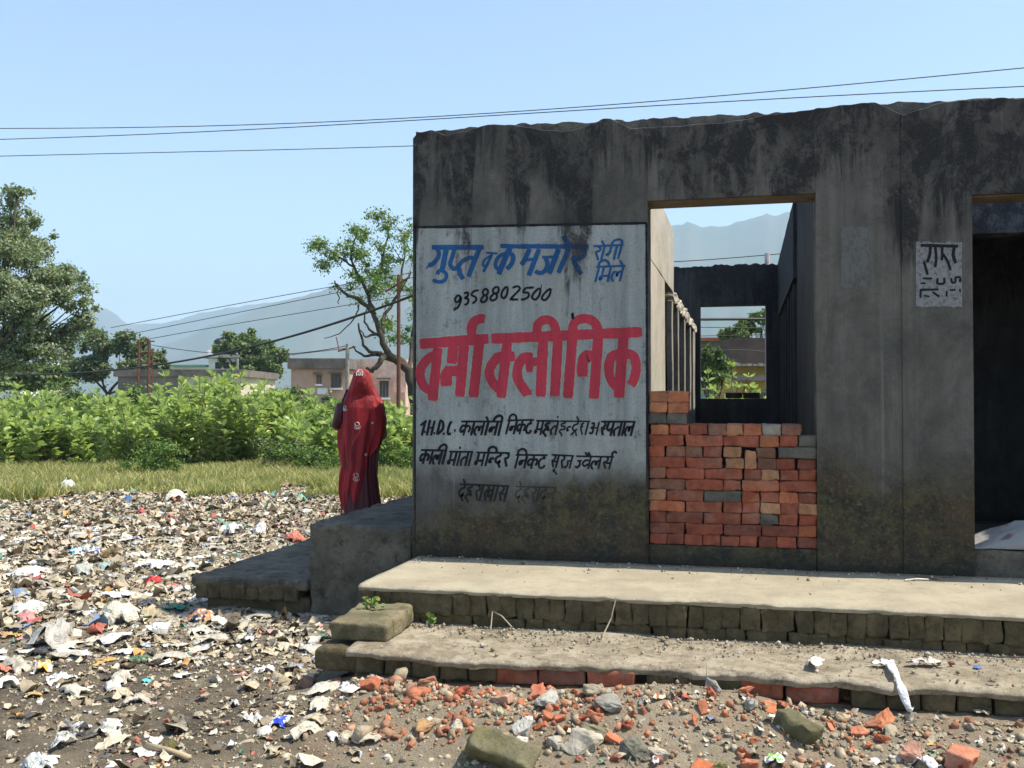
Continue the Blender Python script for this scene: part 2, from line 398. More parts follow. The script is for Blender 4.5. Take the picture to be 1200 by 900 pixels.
def ground_mat():
    m, nt_, b = newmat('trodden_earth'); n = N(nt_); P = n.pos(); X, Y_, Z = n.sep(P)
    c = n.mix(n.rng(n.noise(P, 1.3, 10, .76), .42, .58), (.27, .22, .15), (.13, .105, .072))
    c = n.mix(n.rng(n.noise(P, 7, 8, .8), .5, .66, 0, .75), c, (.065, .052, .038))
    c = n.mix(n.rng(n.noise(P, 34, 6, .8), .55, .68, 0, .7), c, (.34, .29, .21))
    rk = n.math('MULTIPLY', n.rng(n.noise(P, 4.2, 6, .75), .46, .62), n.rng(X, -2.4, -1.3))
    rk = n.math('MULTIPLY', rk, n.rng(Y_, 6, 4.7))
    c = n.mix(n.math('MULTIPLY', n.rng(X, -2.3, -1.0), .75), c, n.mix(n.rng(n.noise(P, 6, 10, .8), .42, .6), (.54, .46, .33), (.36, .295, .20)))
    c = n.mix(n.math('MULTIPLY', rk, .3), c, (.42, .22, .12))
    # trampled scraps matted into the soil of the rubbish field
    tv = n.new('ShaderNodeTexVoronoi'); n.put(tv.inputs['Vector'], n.mix(.05, P, n.noisec(P, 18, 3), 'ADD')); tv.inputs['Scale'].default_value = 30
    hv = n.sep(tv.outputs['Color'])
    sc_ = n.mix(hv[0], (.66, .59, .45), (.30, .24, .16)); sc_ = n.mix(n.rng(hv[1], .86, .9), sc_, (.7, .68, .62))
    zone = n.math('MULTIPLY', n.rng(X, -1.9, -3.3), n.rng(n.math('ADD', Y_, n.math('MULTIPLY', n.noise(P, 1.1, 5, .7), 3.)), 6.2, 7.6))
    zone = n.math('MULTIPLY', zone, n.rng(Y_, 15.5, 14))
    c = n.mix(n.math('MULTIPLY', n.math('MULTIPLY', zone, n.math('GREATER_THAN', hv[2], .3)), n.rng(n.noise(P, 1.7, 6, .75), .38, .5)), c, sc_)
    gk = n.math('ADD', Y_, n.math('MULTIPLY', n.math('SUBTRACT', n.noise(P, .55, 5, .7), .5), 5.5))
    gr = n.mix(n.rng(n.noise(P, 2.2, 7, .75), .35, .65), (.13, .15, .045), (.24, .21, .10))
    c = n.mix(n.rng(gk, 13.4, 14.6), c, gr)
    n.col(b, c); b.inputs['Roughness'].default_value = .95
    n.bump(b, n.math('ADD', n.noise(P, 48, 6, .8), n.math('MULTIPLY', n.noise(P, 12, 8, .75), 1.6)), 1., .022); return m
gm.materials.append(ground_mat())
ground = tag(link('ground', gm), 'bare brown earth with rubbish, running back to rough grass', kind='structure')

# ---------------------------------------------------------------- building
bld = tag(empty('building', (0, 0, 0)), 'unfinished roofless grey concrete building with a painted clinic sign on its wall', 'building')
XL = -2.183; XD0 = onY(759.5, 550, YF).x; XD1 = onY(957.5, 550, YF).x; XR0 = onY(1140.5, 450, YF).x; XR1 = 2.42; XE = 4.3
ZD = 2.325; TH = .27
core_px = [(483,152),(526,150),(605,143.5),(705,139.5),(772,137),(855,132),(940,128.5),(985,122),(1025,119.5),(1077,116.7),(1140,114.5),(1200,112.7)]
skin_px = [(483,163),(490,155),(505,152),(522,158.5),(547,154),(572,145.5),(605,146),(638,152),(660,154.5),(688,148),(705,139),(718,140),(738,149.5),(772,149),(813,146),(847,143.5),(872,139.5),(897,135.5),(940,129.5),(985,122.5),(1027,119.8),(1043,127),(1060,135),(1073,130),(1093,122.5),(1127,117),(1160,116),(1200,114.5)]
def interp(pts):
    q = [onY(a, b_, YF) for a, b_ in pts]; xs = [p.x for p in q]; zs = [p.z for p in q]
    return lambda x: float(np.interp(x, xs+[5], zs+[2.86]))
core_top = interp(core_px); skin_top = interp(skin_px)
def slab_wall(name, mat, x0, x1, y0, y1, z0, top, n=None, rough=.006, parent=bld, seed=1, zseg=1):
    """a wall standing on z0 whose top edge follows top(x) and is broken a little"""
    n = n or max(2, int((x1-x0)/.02)); V = []; F = []
    for i in range(n+1):
        x = x0+(x1-x0)*i/n
        t = top(x) if callable(top) else top
        j = rough*float(n2(x, seed, 14, 3, seed)); j2 = rough*float(n2(x, seed+3, 9, 3, seed+2))
        V += [(x, y0, z0), (x, y0, t+j-.004), (x, y0+.006, t+j), (x, y1-.006, t+j2), (x, y1, t+j2-.004), (x, y1, z0)]
    for i in range(n):
        a = i*6; c = a+6
        for k in range(5): F.append((a+k, c+k, c+k+1, a+k+1))
        F.append((a+5, c+5, c, a))
    F += [(0, 1, 2, 3, 4, 5), tuple(n*6+k for k in (5, 4, 3, 2, 1, 0))]
    return link(name, me_from(name, V, F, [mat]), parent)
def wbox(name, mat, x0, x1, y0, y1, z0, z1, parent=bld, amp=.004, r=.006, seg=None, seed=0, fr=3.):
    sx, sy, sz = x1-x0, y1-y0, z1-z0
    seg = seg or tuple(int(min(40, max(1, s/.12))) for s in (sx, sy, sz))
    P, F = rbox(sx, sy, sz, r, seg, amp, fr, seed)
    o = link(name, me_from(name, P, F, [mat]), parent, ((x0+x1)/2, (y0+y1)/2, (z0+z1)/2)); return o
SK = .035
# plaster skin in front, broken along its top
slab_wall('plaster', M['facade'], XL, XD0, YF, YF+SK, -.02, skin_top, seed=2)
slab_wall('plaster', M['facade'], XD0+.001, XD1-.001, YF+.001, YF+SK, ZD, skin_top, seed=3)
xp = onY(1057, 400, YF).x; xq = onY(1075, 400, YF).x
slab_wall('plaster', M['facade'], XD1, xp, YF, YF+SK, -.02, skin_top, seed=4)
slab_wall('plaster', M['facade'], xp+.001, XR0, YF-.007, YF+SK, -.02, skin_top, seed=5)
slab_wall('plaster', M['facade'], XR0+.001, XR1, YF-.004, YF+SK, 2.27, skin_top, seed=6)
slab_wall('plaster', M['facade'], XR1+.001, XE, YF, YF+SK, -.02, skin_top, seed=7)
# masonry behind it
C0, C1 = YF+SK+.001, YF+TH
slab_wall('wall', M['core'], XL+.008, XD0-.004, C0, C1, -.45, core_top, rough=.012, seed=8)
slab_wall('lintel', M['lintel'], XD0-.003, XD1+.003, C0, C1-.01, ZD-.005, ZD+.199, rough=0, seed=9)
slab_wall('wall', M['core'], XD0-.0035, XD1+.0035, C0+.001, C1-.012, ZD+.2, core_top, rough=.012, seed=10)
slab_wall('wall', M['core'], XD1+.004, XR0-.004, C0, C1, -.45, core_top, rough=.012, seed=11)
slab_wall('lintel', M['lintel'], XR0-.003, XR1+.003, C0, C1-.01, 2.262, 2.469, rough=0, seed=12)
slab_wall('wall', M['core'], XR0-.0035, XR1+.0035, C0+.001, C1-.012, 2.47, core_top, rough=.012, seed=14)
slab_wall('wall', M['core'], XR1+.004, XE-.01, C0, C1, -.45, core_top, rough=.012, seed=13)
# doorway kerb and the sill of the right room
wbox('door_sill', M['facade'], XD0+.002, XD1-.002, YF+.012, YF+.26, -.03, .125, amp=.004)
wbox('sill_block', M['plinth'], XR0+.003, XR1-.003, YF+.03, YF+.5, -.03, .155, amp=.015, r=.02, fr=7)
# side walls and rooms
YB = onY(860, 400, 12.95).y
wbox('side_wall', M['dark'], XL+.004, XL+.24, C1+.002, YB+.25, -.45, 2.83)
# passage, left wall: solid and plastered, then a row of fins under a broken edge
XP0, XP1 = XD0-.012, XD1+.02
YS = onY(790, 300, 8.26).y
w0 = 7.12
fin_D = [7.32, 8.14, 8.89, 9.81, 10.83, 11.6]
slab_y0 = C1+.003
def ywall(name, mat, x0, x1, y0, y1, z0, z1, seed=0, amp=.003, parent=bld): return wbox(name, mat, x0, x1, y0, y1, z0, z1, parent, amp, .006, None, seed)
w0 = 7.87
ywall('passage_wall', M['inner'], XP0-.14, XP0, slab_y0, w0, -.3, 2.0, 1)
ywall('passage_wall', M['inner'], XP0-.14, XP0+.001, slab_y0, 8.9, 2.001, 2.56, 2)
ywall('threshold', M['fin'], XP0-.14, XP0-.002, w0+.002, YB-.003, -.3, .06, 3)
for i, (y, ye) in enumerate(((8.73, 8.87), (9.55, 9.7), (10.56, 10.8), (11.7, 11.9), (12.4, 12.9))):
    ywall('fin', M['fin'], XP0-.055, XP0-.004, y, ye, .062, 1.93, 10+i)
slab_wall('edge_beam', M['fin'], 0, 1, 0, 1, 0, 1) if 0 else None
V, F = rbox(.16, YB-8.92, .10, .012, (2, 60, 3), .016, 9, 5, .01)
link('edge_beam', me_from('edge_beam', V, F, [M['inner']]), bld, (XP0-.075, (YB+8.92)/2, 1.975))
# rooms either side: roof slabs
wbox('roof_slab', M['core'], XL+.242, XP0-.142, C1+.003, 8.9, 2.42, 2.54)
wbox('roof_slab', M['core'], XL+.242, XP0-.165, 8.91, YB-.002, 1.9, 2.02)  # low unseen roof, put in to keep the room behind the fins dark
ywall('cross_wall', M['dark'], XL+.242, XP0-.142, 8.0, 8.12, -.3, 2.69) if 0 else None
# passage, right wall
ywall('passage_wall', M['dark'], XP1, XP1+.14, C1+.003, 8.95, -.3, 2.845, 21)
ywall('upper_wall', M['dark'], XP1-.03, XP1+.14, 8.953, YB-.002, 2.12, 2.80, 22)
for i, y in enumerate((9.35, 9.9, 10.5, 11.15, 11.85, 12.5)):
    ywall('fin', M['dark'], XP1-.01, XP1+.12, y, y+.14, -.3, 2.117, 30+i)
wbox('roof_slab', M['core'], XP1+.142, 2.9, 8.28, 9.198, 2.68, 2.80)  # unseen roof, held back so sky light reaches the beam, room dark behind
wbox('added_beam', facade_mat('beam_cement', (.25, .26, .27), (.13, .135, .14), moss=0, streak=.9), XP1+.142, 2.9, 8.05, 8.279, 2.31, 2.80)  # added beam, catches sky light to stand for the bright upper inner wall
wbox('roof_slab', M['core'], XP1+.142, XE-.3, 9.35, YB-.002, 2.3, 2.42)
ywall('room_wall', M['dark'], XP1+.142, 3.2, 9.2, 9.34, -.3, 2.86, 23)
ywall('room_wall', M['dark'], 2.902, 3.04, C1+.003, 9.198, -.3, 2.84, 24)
ywall('side_wall', M['core'], XE-.25, XE-.02, C1+.003, YB+.25, -.45, 2.83, 25)
# floor and rear wall with its window
fl = wbox('floor', M['plinth'], XL+.25, XE-.26, C1+.004, YB-.004, -.32, 0.0, amp=.008)
wx0, wx1 = onY(820.5, 400, YB).x, onY(898, 400, YB).x; zs, zt = onY(860, 467, YB).z, onY(860, 357.5, YB).z
core_b = lambda x: 2.80+.02*float(n2(x, 2, 2.5, 3, 40))
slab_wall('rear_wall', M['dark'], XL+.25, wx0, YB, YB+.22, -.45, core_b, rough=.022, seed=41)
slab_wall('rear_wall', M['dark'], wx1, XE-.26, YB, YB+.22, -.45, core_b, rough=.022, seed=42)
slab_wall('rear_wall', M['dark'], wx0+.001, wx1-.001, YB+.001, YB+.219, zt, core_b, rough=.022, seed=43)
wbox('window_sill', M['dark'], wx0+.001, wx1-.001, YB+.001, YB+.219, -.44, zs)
# painted sign with its dark border
def fp(px, py, off=0.): p = onY(px, py, YF); return Vector((p.x, YF-off, p.z))
sg = MB(); c4 = [fp(487.5, 268, .002), fp(757, 263, .002), fp(757, 655, .002), fp(487.5, 644, .002)]
nx_ = 30; nz_ = 2; Vv = []; Ff = []
for j in range(nz_+1):
    for i in range(nx_+1):
        u = i/nx_; v = j/nz_; p = c4[0].lerp(c4[1], u).lerp(c4[3].lerp(c4[2], u), v)
        if j == 0: p.z += .008*float(n2(u*3, 1, 2, 3, 50))
        Vv.append(p)
for j in range(nz_):
    for i in range(nx_):
        a = j*(nx_+1)+i; Ff.append((a, a+nx_+1, a+nx_+2, a+1))
sign = link('painted_sign', me_from('painted_sign', Vv, Ff, [M['sign']]), bld)
sign['label'] = 'pale blue-grey painted panel with red, blue and black Hindi lettering'

def ribbon(mb, pts, wpx, off, s=1., ox=0., oy=0., jag=.06, m=0):
    """a brush stroke: photo points (local pixels) -> flat painted band on the wall"""
    P = [np.array([ox+a/s, oy+b_/s]) for a, b_ in pts]; hw = wpx/s/2
    if len(P) == 1: P = [P[0]-[hw*.8, 0], P[0]+[hw*.8, 0]]
    Q = []
    if len(P) > 2:                                       # smooth
        E_ = [2*P[0]-P[1]]+P+[2*P[-1]-P[-2]]
        for i in range(1, len(E_)-2):
            for t in (0, .25, .5, .75):
                a, b_, c, d = E_[i-1], E_[i], E_[i+1], E_[i+2]
                Q.append(.5*((2*b_)+(-a+c)*t+(2*a-5*b_+4*c-d)*t*t+(-a+3*b_-3*c+d)*t**3))
        Q.append(P[-1])
    else:
        L = np.linalg.norm(P[1]-P[0]); k = max(2, int(L/3))
        Q = [P[0]+(P[1]-P[0])*i/k for i in range(k+1)]
    V = []; k = len(Q); hw *= 1.1
    for i, q in enumerate(Q):
        d = Q[min(i+1, k-1)]-Q[max(i-1, 0)]; d = d/(np.linalg.norm(d)+1e-9); nrm = np.array([-d[1], d[0]])
        h = hw*(1+random.uniform(-jag, jag)); e = .86 if i in (0, k-1) else 1
        for sg_ in (-1, 1): V.append(fp(*(q+nrm*h*e*sg_), off))
    mb.add(V, [(2*i, 2*i+1, 2*i+3, 2*i+2) for i in range(k-1)], m)
_lay = [0]
def word(name, mat, strokes, s, ox, oy, w=None, base=.004, parent=sign, label=None):
    mb = MB(); _lay[0] += 1; base += .000013*(_lay[0] % 9)
    for i, st in enumerate(strokes):
        pts, ww = (st if isinstance(st, tuple) and isinstance(st[0], list) else (st, w))
        ribbon(mb, pts, ww, base+.00012*(i % 12), s, ox, oy)
    o = mb.build(name, mat, parent)
    # make all faces look towards the street
    me = o.data
    bm = bmesh.new(); bm.from_mesh(me)
    for f in bm.faces:
        f.normal_update()
        if f.normal.y > 0: f.normal_flip()
    bm.to_mesh(me); bm.free()
    if label: o['label'] = label
    return o
A_ = (9.23, 490, 275); B_ = (9.23, 610, 270); C_ = (9.23, 525, 325); D_ = (8.18, 484, 365); E_c = (8.18, 616, 365)
F_ = (9.23, 488, 480); G_ = (9.23, 616, 480); H_ = (9.23, 488, 512); I_ = (9.23, 606, 515); J_ = (8.57, 530, 555)
word('lettering', M['blue'], [([(150,138),(712,138)],50), ([(210,150),(228,210),(200,275),(150,322),(112,335)],44), ([(105,330),(118,338)],78),
  ([(308,150),(262,385)],52), ([(262,380),(222,398),(212,432)],38), ([(262,385),(308,430),(290,492),(230,512),(158,490)],36),
  ([(395,160),(370,240),(348,320),(382,368),(430,352),(475,292),(560,250),(610,262)],42), ([(448,360),(452,422),(492,482)],46), ([(668,150),(600,310),(545,455)],46)], *A_, label='blue Hindi lettering of the top line')
word('lettering', M['blue'], [([(735,195),(860,205)],22), ([(790,225),(725,268),(702,320),(722,340),(762,298),(800,225)],22), ([(802,212),(708,405)],28)], *A_)
word('lettering', M['blue'], [([(890,122),(1195,132)],42), ([(1000,140),(940,260),(872,430)],54), ([(985,195),(885,230),(838,310),(856,368),(905,345),(950,270)],38), ([(990,190),(1030,240),(1010,320),(960,372)],44)], *A_)
word('lettering', M['blue'], [([(10,172),(738,177)],44), ([(100,200),(45,320),(8,372)],48), ([(30,322),(150,312)],30), ([(202,205),(90,490)],48),
  ([(235,292),(385,288)],28), ([(415,200),(310,470)],50), ([(275,300),(292,370),(262,440),(205,462),(158,440)],42), ([(522,200),(410,462)],46),
  ([(470,60),(492,110),(532,170)],52), ([(678,200),(690,262),(622,312),(560,280)],42), ([(566,285),(600,380),(660,476)],48)], *B_)
word('numeral', M['black'], [[(138,215),(110,195),(80,230),(85,265),(115,262),(142,215),(136,270),(104,328),(70,345)], ([(62,340),(85,348)],34)], *C_, w=22, label='black telephone number')
for g in ([[(175,175),(215,165),(215,200),(185,225),(220,235),(215,280),(180,300)]], [[(335,140),(285,150),(255,190),(300,215),(305,250),(265,285)]],
  [[(410,120),(380,150),(385,185),(420,190),(435,150),(410,120)], [(395,190),(360,240),(370,270),(410,255),(425,215),(400,190)]],
  [[(525,100),(490,130),(495,170),(540,165),(550,120),(525,100)], [(500,175),(460,220),(475,250),(520,235),(530,190),(500,175)]],
  [[(630,100),(590,150),(580,205),(610,225),(640,180),(645,120),(630,100)]], [[(700,115),(750,97),(780,122),(740,170),(675,238)], [(668,240),(760,240)]],
  [[(930,110),(840,115)], [(840,115),(815,160),(870,170),(870,210),(820,240),(790,235)]], [[(980,120),(930,170),(910,220),(950,240),(990,190),(1000,130),(980,120)], ([(1012,80),(1008,120)],9)],
  [[(1090,130),(1040,180),(1015,230),(1055,245),(1100,190),(1110,130),(1090,130)]]):
    word('numeral', M['black'], g, *C_, w=22)
red = [(D_, [([(68,312),(725,262)],92), ([(245,432),(165,436),(85,530),(70,620),(105,715),(170,765)],80), ([(240,350),(190,855)],86), ([(205,470),(160,440)],60)]),
 (D_, [([(578,290),(562,170),(592,95),(650,70),(690,74)],84), ([(388,330),(372,500)],90), ([(365,545),(322,610),(322,715)],100), ([(330,572),(470,570)],92), ([(492,320),(450,815)],88)]),
 (D_, [([(636,300),(580,820)],88)]),
 (D_, [([(905,300),(845,825)],88), ([(900,425),(815,440),(742,540),(740,625),(790,712),(845,755)],84), ([(880,440),(978,428)],88)]),
 (D_, [([(1150,440),(1060,445),(1005,540),(1008,650),(1062,740),(1100,800)],84)]),
 (E_c, [([(0,770),(58,775)],50), ([(-5,445),(50,490),(125,472)],72), ([(36,490),(40,580)],66), ([(170,280),(145,815)],90)]),
 (E_c, [([(310,280),(280,810)],88), ([(108,225),(120,125),(190,80),(262,105),(298,200)],78)]),
 (E_c, [([(450,250),(405,830)],88), ([(452,240),(465,115),(560,68),(660,105),(708,215)],82)]),
 (E_c, [([(700,200),(655,835)],90), ([(640,425),(572,432),(545,520),(547,625)],96)]),
 (E_c, [([(942,210),(895,825)],92), ([(920,400),(830,430),(800,520),(812,640),(885,735)],84), ([(950,400),(1036,430),(1060,540),(1040,650),(1008,706)],84)])]
bar2 = ([((576.3-616)*8.18, (397-365)*8.18), (1115,197)], 90)
for i, (cr, st) in enumerate(red):
    word('outline', M['halo'], [(p, ww+20) for p, ww in st], *cr, base=.0028)
word('outline', M['halo'], [([bar2[0][0], bar2[0][1]], 106)], *E_c, base=.0028)
for i, (cr, st) in enumerate(red):
    word('lettering', M['red'], st, *cr, base=.0055+.0001*i, label='large red Hindi lettering of the middle line' if i == 0 else None)
word('lettering', M['red'], [bar2], *E_c, base=.0072)
word('drip', M['black'], [([(450,15),(456,75)],26)], *E_c, base=.0075)
word('lettering', M['black'], [[(45,172),(112,118)], [(97,132),(60,280)], [(92,240)], [(150,110),(115,280)], [(200,118),(160,280)], ([(130,200),(188,192)],16), [(195,255)], [(260,120),(225,272)],
  [(255,112),(290,140),(286,210),(232,268)], [(298,260)], [(388,130),(366,148),(344,220),(345,266),(376,256)], [(418,225)]], *F_, w=24, label='black Latin and Hindi address lettering')
DG = {  # brush strokes of each letter in a box one high: (width, strokes)
 'ka': (1.0, [[(.5,0),(.5,1)], [(.5,.34),(.24,.3),(.08,.5),(.2,.76),(.5,.58)], [(.5,.45),(.74,.3),(.93,.46),(.86,.78)]]),
 'la': (.95, [[(.3,1.),(.08,.76),(.14,.42),(.36,.38),(.46,.66),(.5,.46),(.62,.34),(.78,.42)], [(.78,0),(.78,1)]]),
 'na': (.85, [[(.7,0),(.7,1)], [(.7,.42),(.3,.42),(.14,.52),(.18,.7),(.34,.64),(.36,.44)]]),
 'nh': (.55, [[(.5,.42),(.26,.42),(.12,.52),(.16,.7),(.32,.62)]]),
 'tt': (.75, [[(.45,0),(.45,.2)], [(.6,.2),(.22,.3),(.1,.6),(.3,.92),(.62,.88),(.68,.7)]]),
 'ma': (.95, [[(.22,0),(.24,.62)], [(.24,.62),(.1,.7),(.16,.86),(.3,.72)], [(.24,.62),(.78,.58)], [(.78,0),(.78,1)]]),
 'ha': (.8, [[(.5,0),(.48,.16),(.22,.2),(.2,.36),(.5,.4),(.24,.6),(.12,.82),(.34,.94),(.52,1.12)], [(.3,.62),(.62,.56),(.56,.72)]]),
 'ta': (.85, [[(.7,0),(.7,1)], [(.7,.4),(.38,.4),(.14,.62),(.26,1.)]]),
 'i': (.75, [[(.5,0),(.5,.14),(.18,.2),(.24,.38),(.56,.4),(.58,.58),(.24,.62),(.18,.8),(.4,.92),(.5,1.12)]]),
 'dr': (.8, [[(.5,0),(.5,.2),(.2,.3),(.12,.52),(.34,.7),(.6,.56)], [(.45,.7),(.1,1.)], [(.45,.7),(.72,1.1)]]),
 'da': (.75, [[(.5,0),(.5,.2),(.2,.3),(.12,.54),(.34,.74),(.6,.58),(.48,.78),(.72,1.08)]]),
 'ra': (.62, [[(.25,0),(.52,.14),(.5,.34),(.22,.42)], [(.26,.42),(.6,1.)]]),
 'sh': (.95, [[(.34,.12),(.12,.24),(.3,.4),(.12,.46),(.46,.98)], [(.78,0),(.78,1)]]),
 'a': (1.1, [[(.08,.16),(.36,.12),(.38,.36),(.18,.46),(.42,.56),(.36,.86),(.06,.8)], [(.3,.46),(.88,.46)], [(.88,0),(.88,1)]]),
 'sa': (1.0, [[(.3,0),(.5,.18),(.34,.4),(.12,.44)], [(.2,.46),(.5,.95)], [(.36,.5),(.82,.5)], [(.82,0),(.82,1)]]),
 's': (.6, [[(.3,0),(.48,.18),(.32,.4),(.12,.44)], [(.2,.46),(.5,.95)], [(.36,.5),(.62,.5)]]),
 'pa': (.85, [[(.2,0),(.16,.42),(.36,.6),(.72,.46)], [(.72,0),(.72,1)]]),
 'kh': (1.15, [[(.3,0),(.46,.18),(.28,.4),(.1,.44)], [(.18,.46),(.46,.95)], [(.95,.34),(.66,.3),(.52,.5),(.66,.72),(.95,.56)], [(.95,0),(.95,1)]]),
 'ja': (.95, [[(.78,0),(.78,1)], [(.3,.4),(.78,.4)], [(.36,.4),(.46,.66),(.28,.9),(.08,.8)]]),
 'j': (.6, [[(.14,.36),(.6,.36)], [(.34,.36),(.48,.66),(.28,.88),(.08,.76)]]),
 'va': (.85, [[(.7,0),(.7,1)], [(.7,.34),(.34,.3),(.12,.5),(.3,.76),(.7,.58)]]),
 'ga': (.9, [[(.34,0),(.36,.44),(.18,.66),(.08,.56)], [(.76,0),(.76,1)]]),
 'A': (.36, [[(.2,0),(.2,1)]]), 'I': (.36, [[(.2,0),(.2,1)], [(.2,0),(.16,-.3),(-.14,-.42),(-.48,-.26),(-.56,0)]]),
 'O': (.36, [[(.2,0),(.2,1)], [(.2,0),(-.14,-.36)]]), 'ii': (.36, [[(.2,0),(.2,1)], [(.2,0),(.14,-.28),(.44,-.44),(.82,-.3),(.98,0)]]),
 'E': (0, [[(-.22,0),(-.56,-.36)]]), 'AI': (0, [[(-.2,0),(-.5,-.36)], [(-.4,0),(-.78,-.34)]]), 'N': (0, [[(-.34,-.3)]]),
 'R': (0, [[(-.18,0),(-.24,-.3),(-.04,-.42),(.14,-.26)]]), 'U': (0, [[(-.24,1.),(-.44,1.16),(-.16,1.26),(.1,1.46)]])}
def dev(name, mat, letters, x0, x1, y0, y1, h, w, slant=.25, bar=True, label=None, barw=None):
    """hand-painted word: letters between photo x0..x1 hanging from a head line that runs y0 -> y1"""
    ws = [DG[c][0] for c in letters]; k = (x1-x0)/sum(ws); x = x0+slant*h*.5; st = []
    yl = lambda xx: y0+(y1-y0)*(xx-x0)/(x1-x0)
    for c, wd in zip(letters, ws):
        for s_ in DG[c][1]:
            pts = []
            for (u, v) in s_:
                xx = x+u*k-slant*v*h+random.uniform(-.18, .18); pts.append((xx, yl(x)+v*h+random.uniform(-.18, .18)))
            st.append((pts, w*random.uniform(.88, 1.12)))
        x += wd*k
    if bar: st.append(([(x0+slant*h*.5-.5, y0), (x1+slant*h*.45, y1)], barw or w*.85))
    return word(name, mat, st, 1., 0., 0., label=label)
BK = M['black']
dev('lettering', M['blue'], ['ra','O','ga','I'], 694, 729, 288.6, 287.2, 16.5, 2.7)
dev('lettering', M['blue'], ['ii','ma','la','E'], 697, 731, 312.8, 311.6, 18, 2.6)
dev('lettering', BK, ['ka','A','la','O','na','I'], 539, 588, 493.9, 494, 16.5, 2.5)
dev('lettering', BK, ['ii','na','ka','tt'], 593, 624, 492.8, 492, 16.5, 2.4)
dev('lettering', BK, ['ma','ha','ta','N'], 627, 654, 493.1, 493.5, 16.5, 2.4)
dev('lettering', M['blackline'], ['i','nh','dr','E','sh'], 655, 690, 493.5, 493.8, 16, 1.9)
dev('lettering', M['blackline'], ['a'], 691, 703, 494, 494, 16, 2.0, bar=False)
dev('lettering', BK, ['s','pa','ta','A','la'], 703, 743, 494, 494.2, 17, 2.6)
dev('lettering', BK, ['ka','A','la','I'], 492, 522.5, 527.3, 528, 16.5, 2.7)
dev('lettering', BK, ['ma','A','N','ta','A'], 525, 553, 529.2, 529.6, 16.5, 2.5)
dev('lettering', BK, ['ma','ii','nh','da','ra'], 557, 596, 530.2, 530.8, 16, 2.5)
dev('lettering', BK, ['ii','na','ka','tt'], 603, 640, 533, 533.4, 16, 2.4)
dev('lettering', BK, ['sa','U','ra','ja'], 645, 671, 532.9, 534.2, 15.5, 2.1)
dev('lettering', BK, ['j','va','AI','la','sa','R'], 674, 718, 534.5, 535.4, 15, 2.2)
dev('lettering', M['blackline'], ['da','E','ha','ra','A','kh','A','sa'], 537, 595, 567.3, 569.6, 19, 2.4, label='washed out black lettering of the bottom line')
dev('lettering', M['blackfade'], ['da','E','ha','ra','A','da','U','na'], 603, 651, 570, 571.4, 18, 1.9)
word('pale_stroke', M['green'], [([(640,505),(780,490),(940,474)],12), ([(1040,470),(1195,458)],9)], *A_, base=.0035)
bd = MB(); 
for a, b_, ww in (((486,266.5),(758,261.5),2.6), ((487,262),(486.5,645),1.6), ((757.6,262),(759.2,655),2.4)):
    ribbon(bd, [a, b_], ww, .0042, 1, 0, 0, .2)
bdo = bd.build('border', M['black'], sign)
bm = bmesh.new(); bm.from_mesh(bdo.data)
for f in bm.faces:
    f.normal_update()
    if f.normal.y > 0: f.normal_flip()
bm.to_mesh(bdo.data); bm.free()

# bill posted by the right doorway, and a ghost of another
def paper_mat(name, a, thr):
    m, nt_, b = newmat(name); n = N(nt_); P = n.pos()
    k = n.rng(n.noise(P, 44, 9, .9), thr, thr+.04)
    k2 = n.rng(n.noise(n.mapv(P, (1, 1, .5)), 24, 8, .85), .46, .5)
    c = n.mix(n.math('MULTIPLY', k, k2), a, (.085, .085, .078)); n.col(b, c); n.bump(b, k, .4, .003); return m
M['poster'] = paper_mat('torn_paper', (.22, .225, .225), .5); M['ghost'] = paper_mat('paper_ghost', (.125, .126, .118), .47)
def poster(px0, py0, px1, py1, mat, off, label, lines):
    mb = MB(); n_ = 16; top = []; bot = []
    for i in range(n_+1):
        u = i/n_; x = px0+(px1-px0)*u
        top.append(fp(x, py0+random.uniform(-1.2, 1.6), off)); bot.append(fp(x, py1+random.uniform(-1, 1), off))
    mb.add(top+bot, [(i, n_+1+i, n_+2+i, i+1) for i in range(n_)])
    o = mb.build('poster', mat, bld); o['label'] = label
    for st in lines:
        for s1 in st: word('print', M['blackline'], [(s1[0], s1[1]*1.15)], 9., 1060, 270, w=28, base=off+.0015, parent=o)
poster(1073, 284, 1127, 360, M['poster'], .0105, 'torn white bill with worn dark print beside the right doorway',
  [[([(165,160),(560,170)],26), ([(270,170),(262,260),(235,340)],26), ([(320,170),(330,300),(318,390)],24), ([(395,170),(390,320)],22), ([(400,250),(450,330),(480,420)],22), ([(520,180),(510,260),(535,350)],28), ([(200,330),(240,470)],22)],
   [([(190,508),(290,510)],18), ([(345,505),(345,560),(410,560),(415,500)],20), ([(490,505),(495,550),(530,545),(535,500),(580,500),(580,550)],18), ([(165,560),(220,560)],16)],
   [([(155,630),(355,625)],18), ([(165,640),(165,715)],18), ([(440,640),(440,700)],16), ([(470,630),(535,630)],16), ([(580,615),(582,660)],14), ([(290,650),(360,700)],18), ([(200,690),(260,700)],14)]])
poster(985, 266, 1018, 337, M['ghost'], .003, 'faint patch left by an older bill on the pier', [])

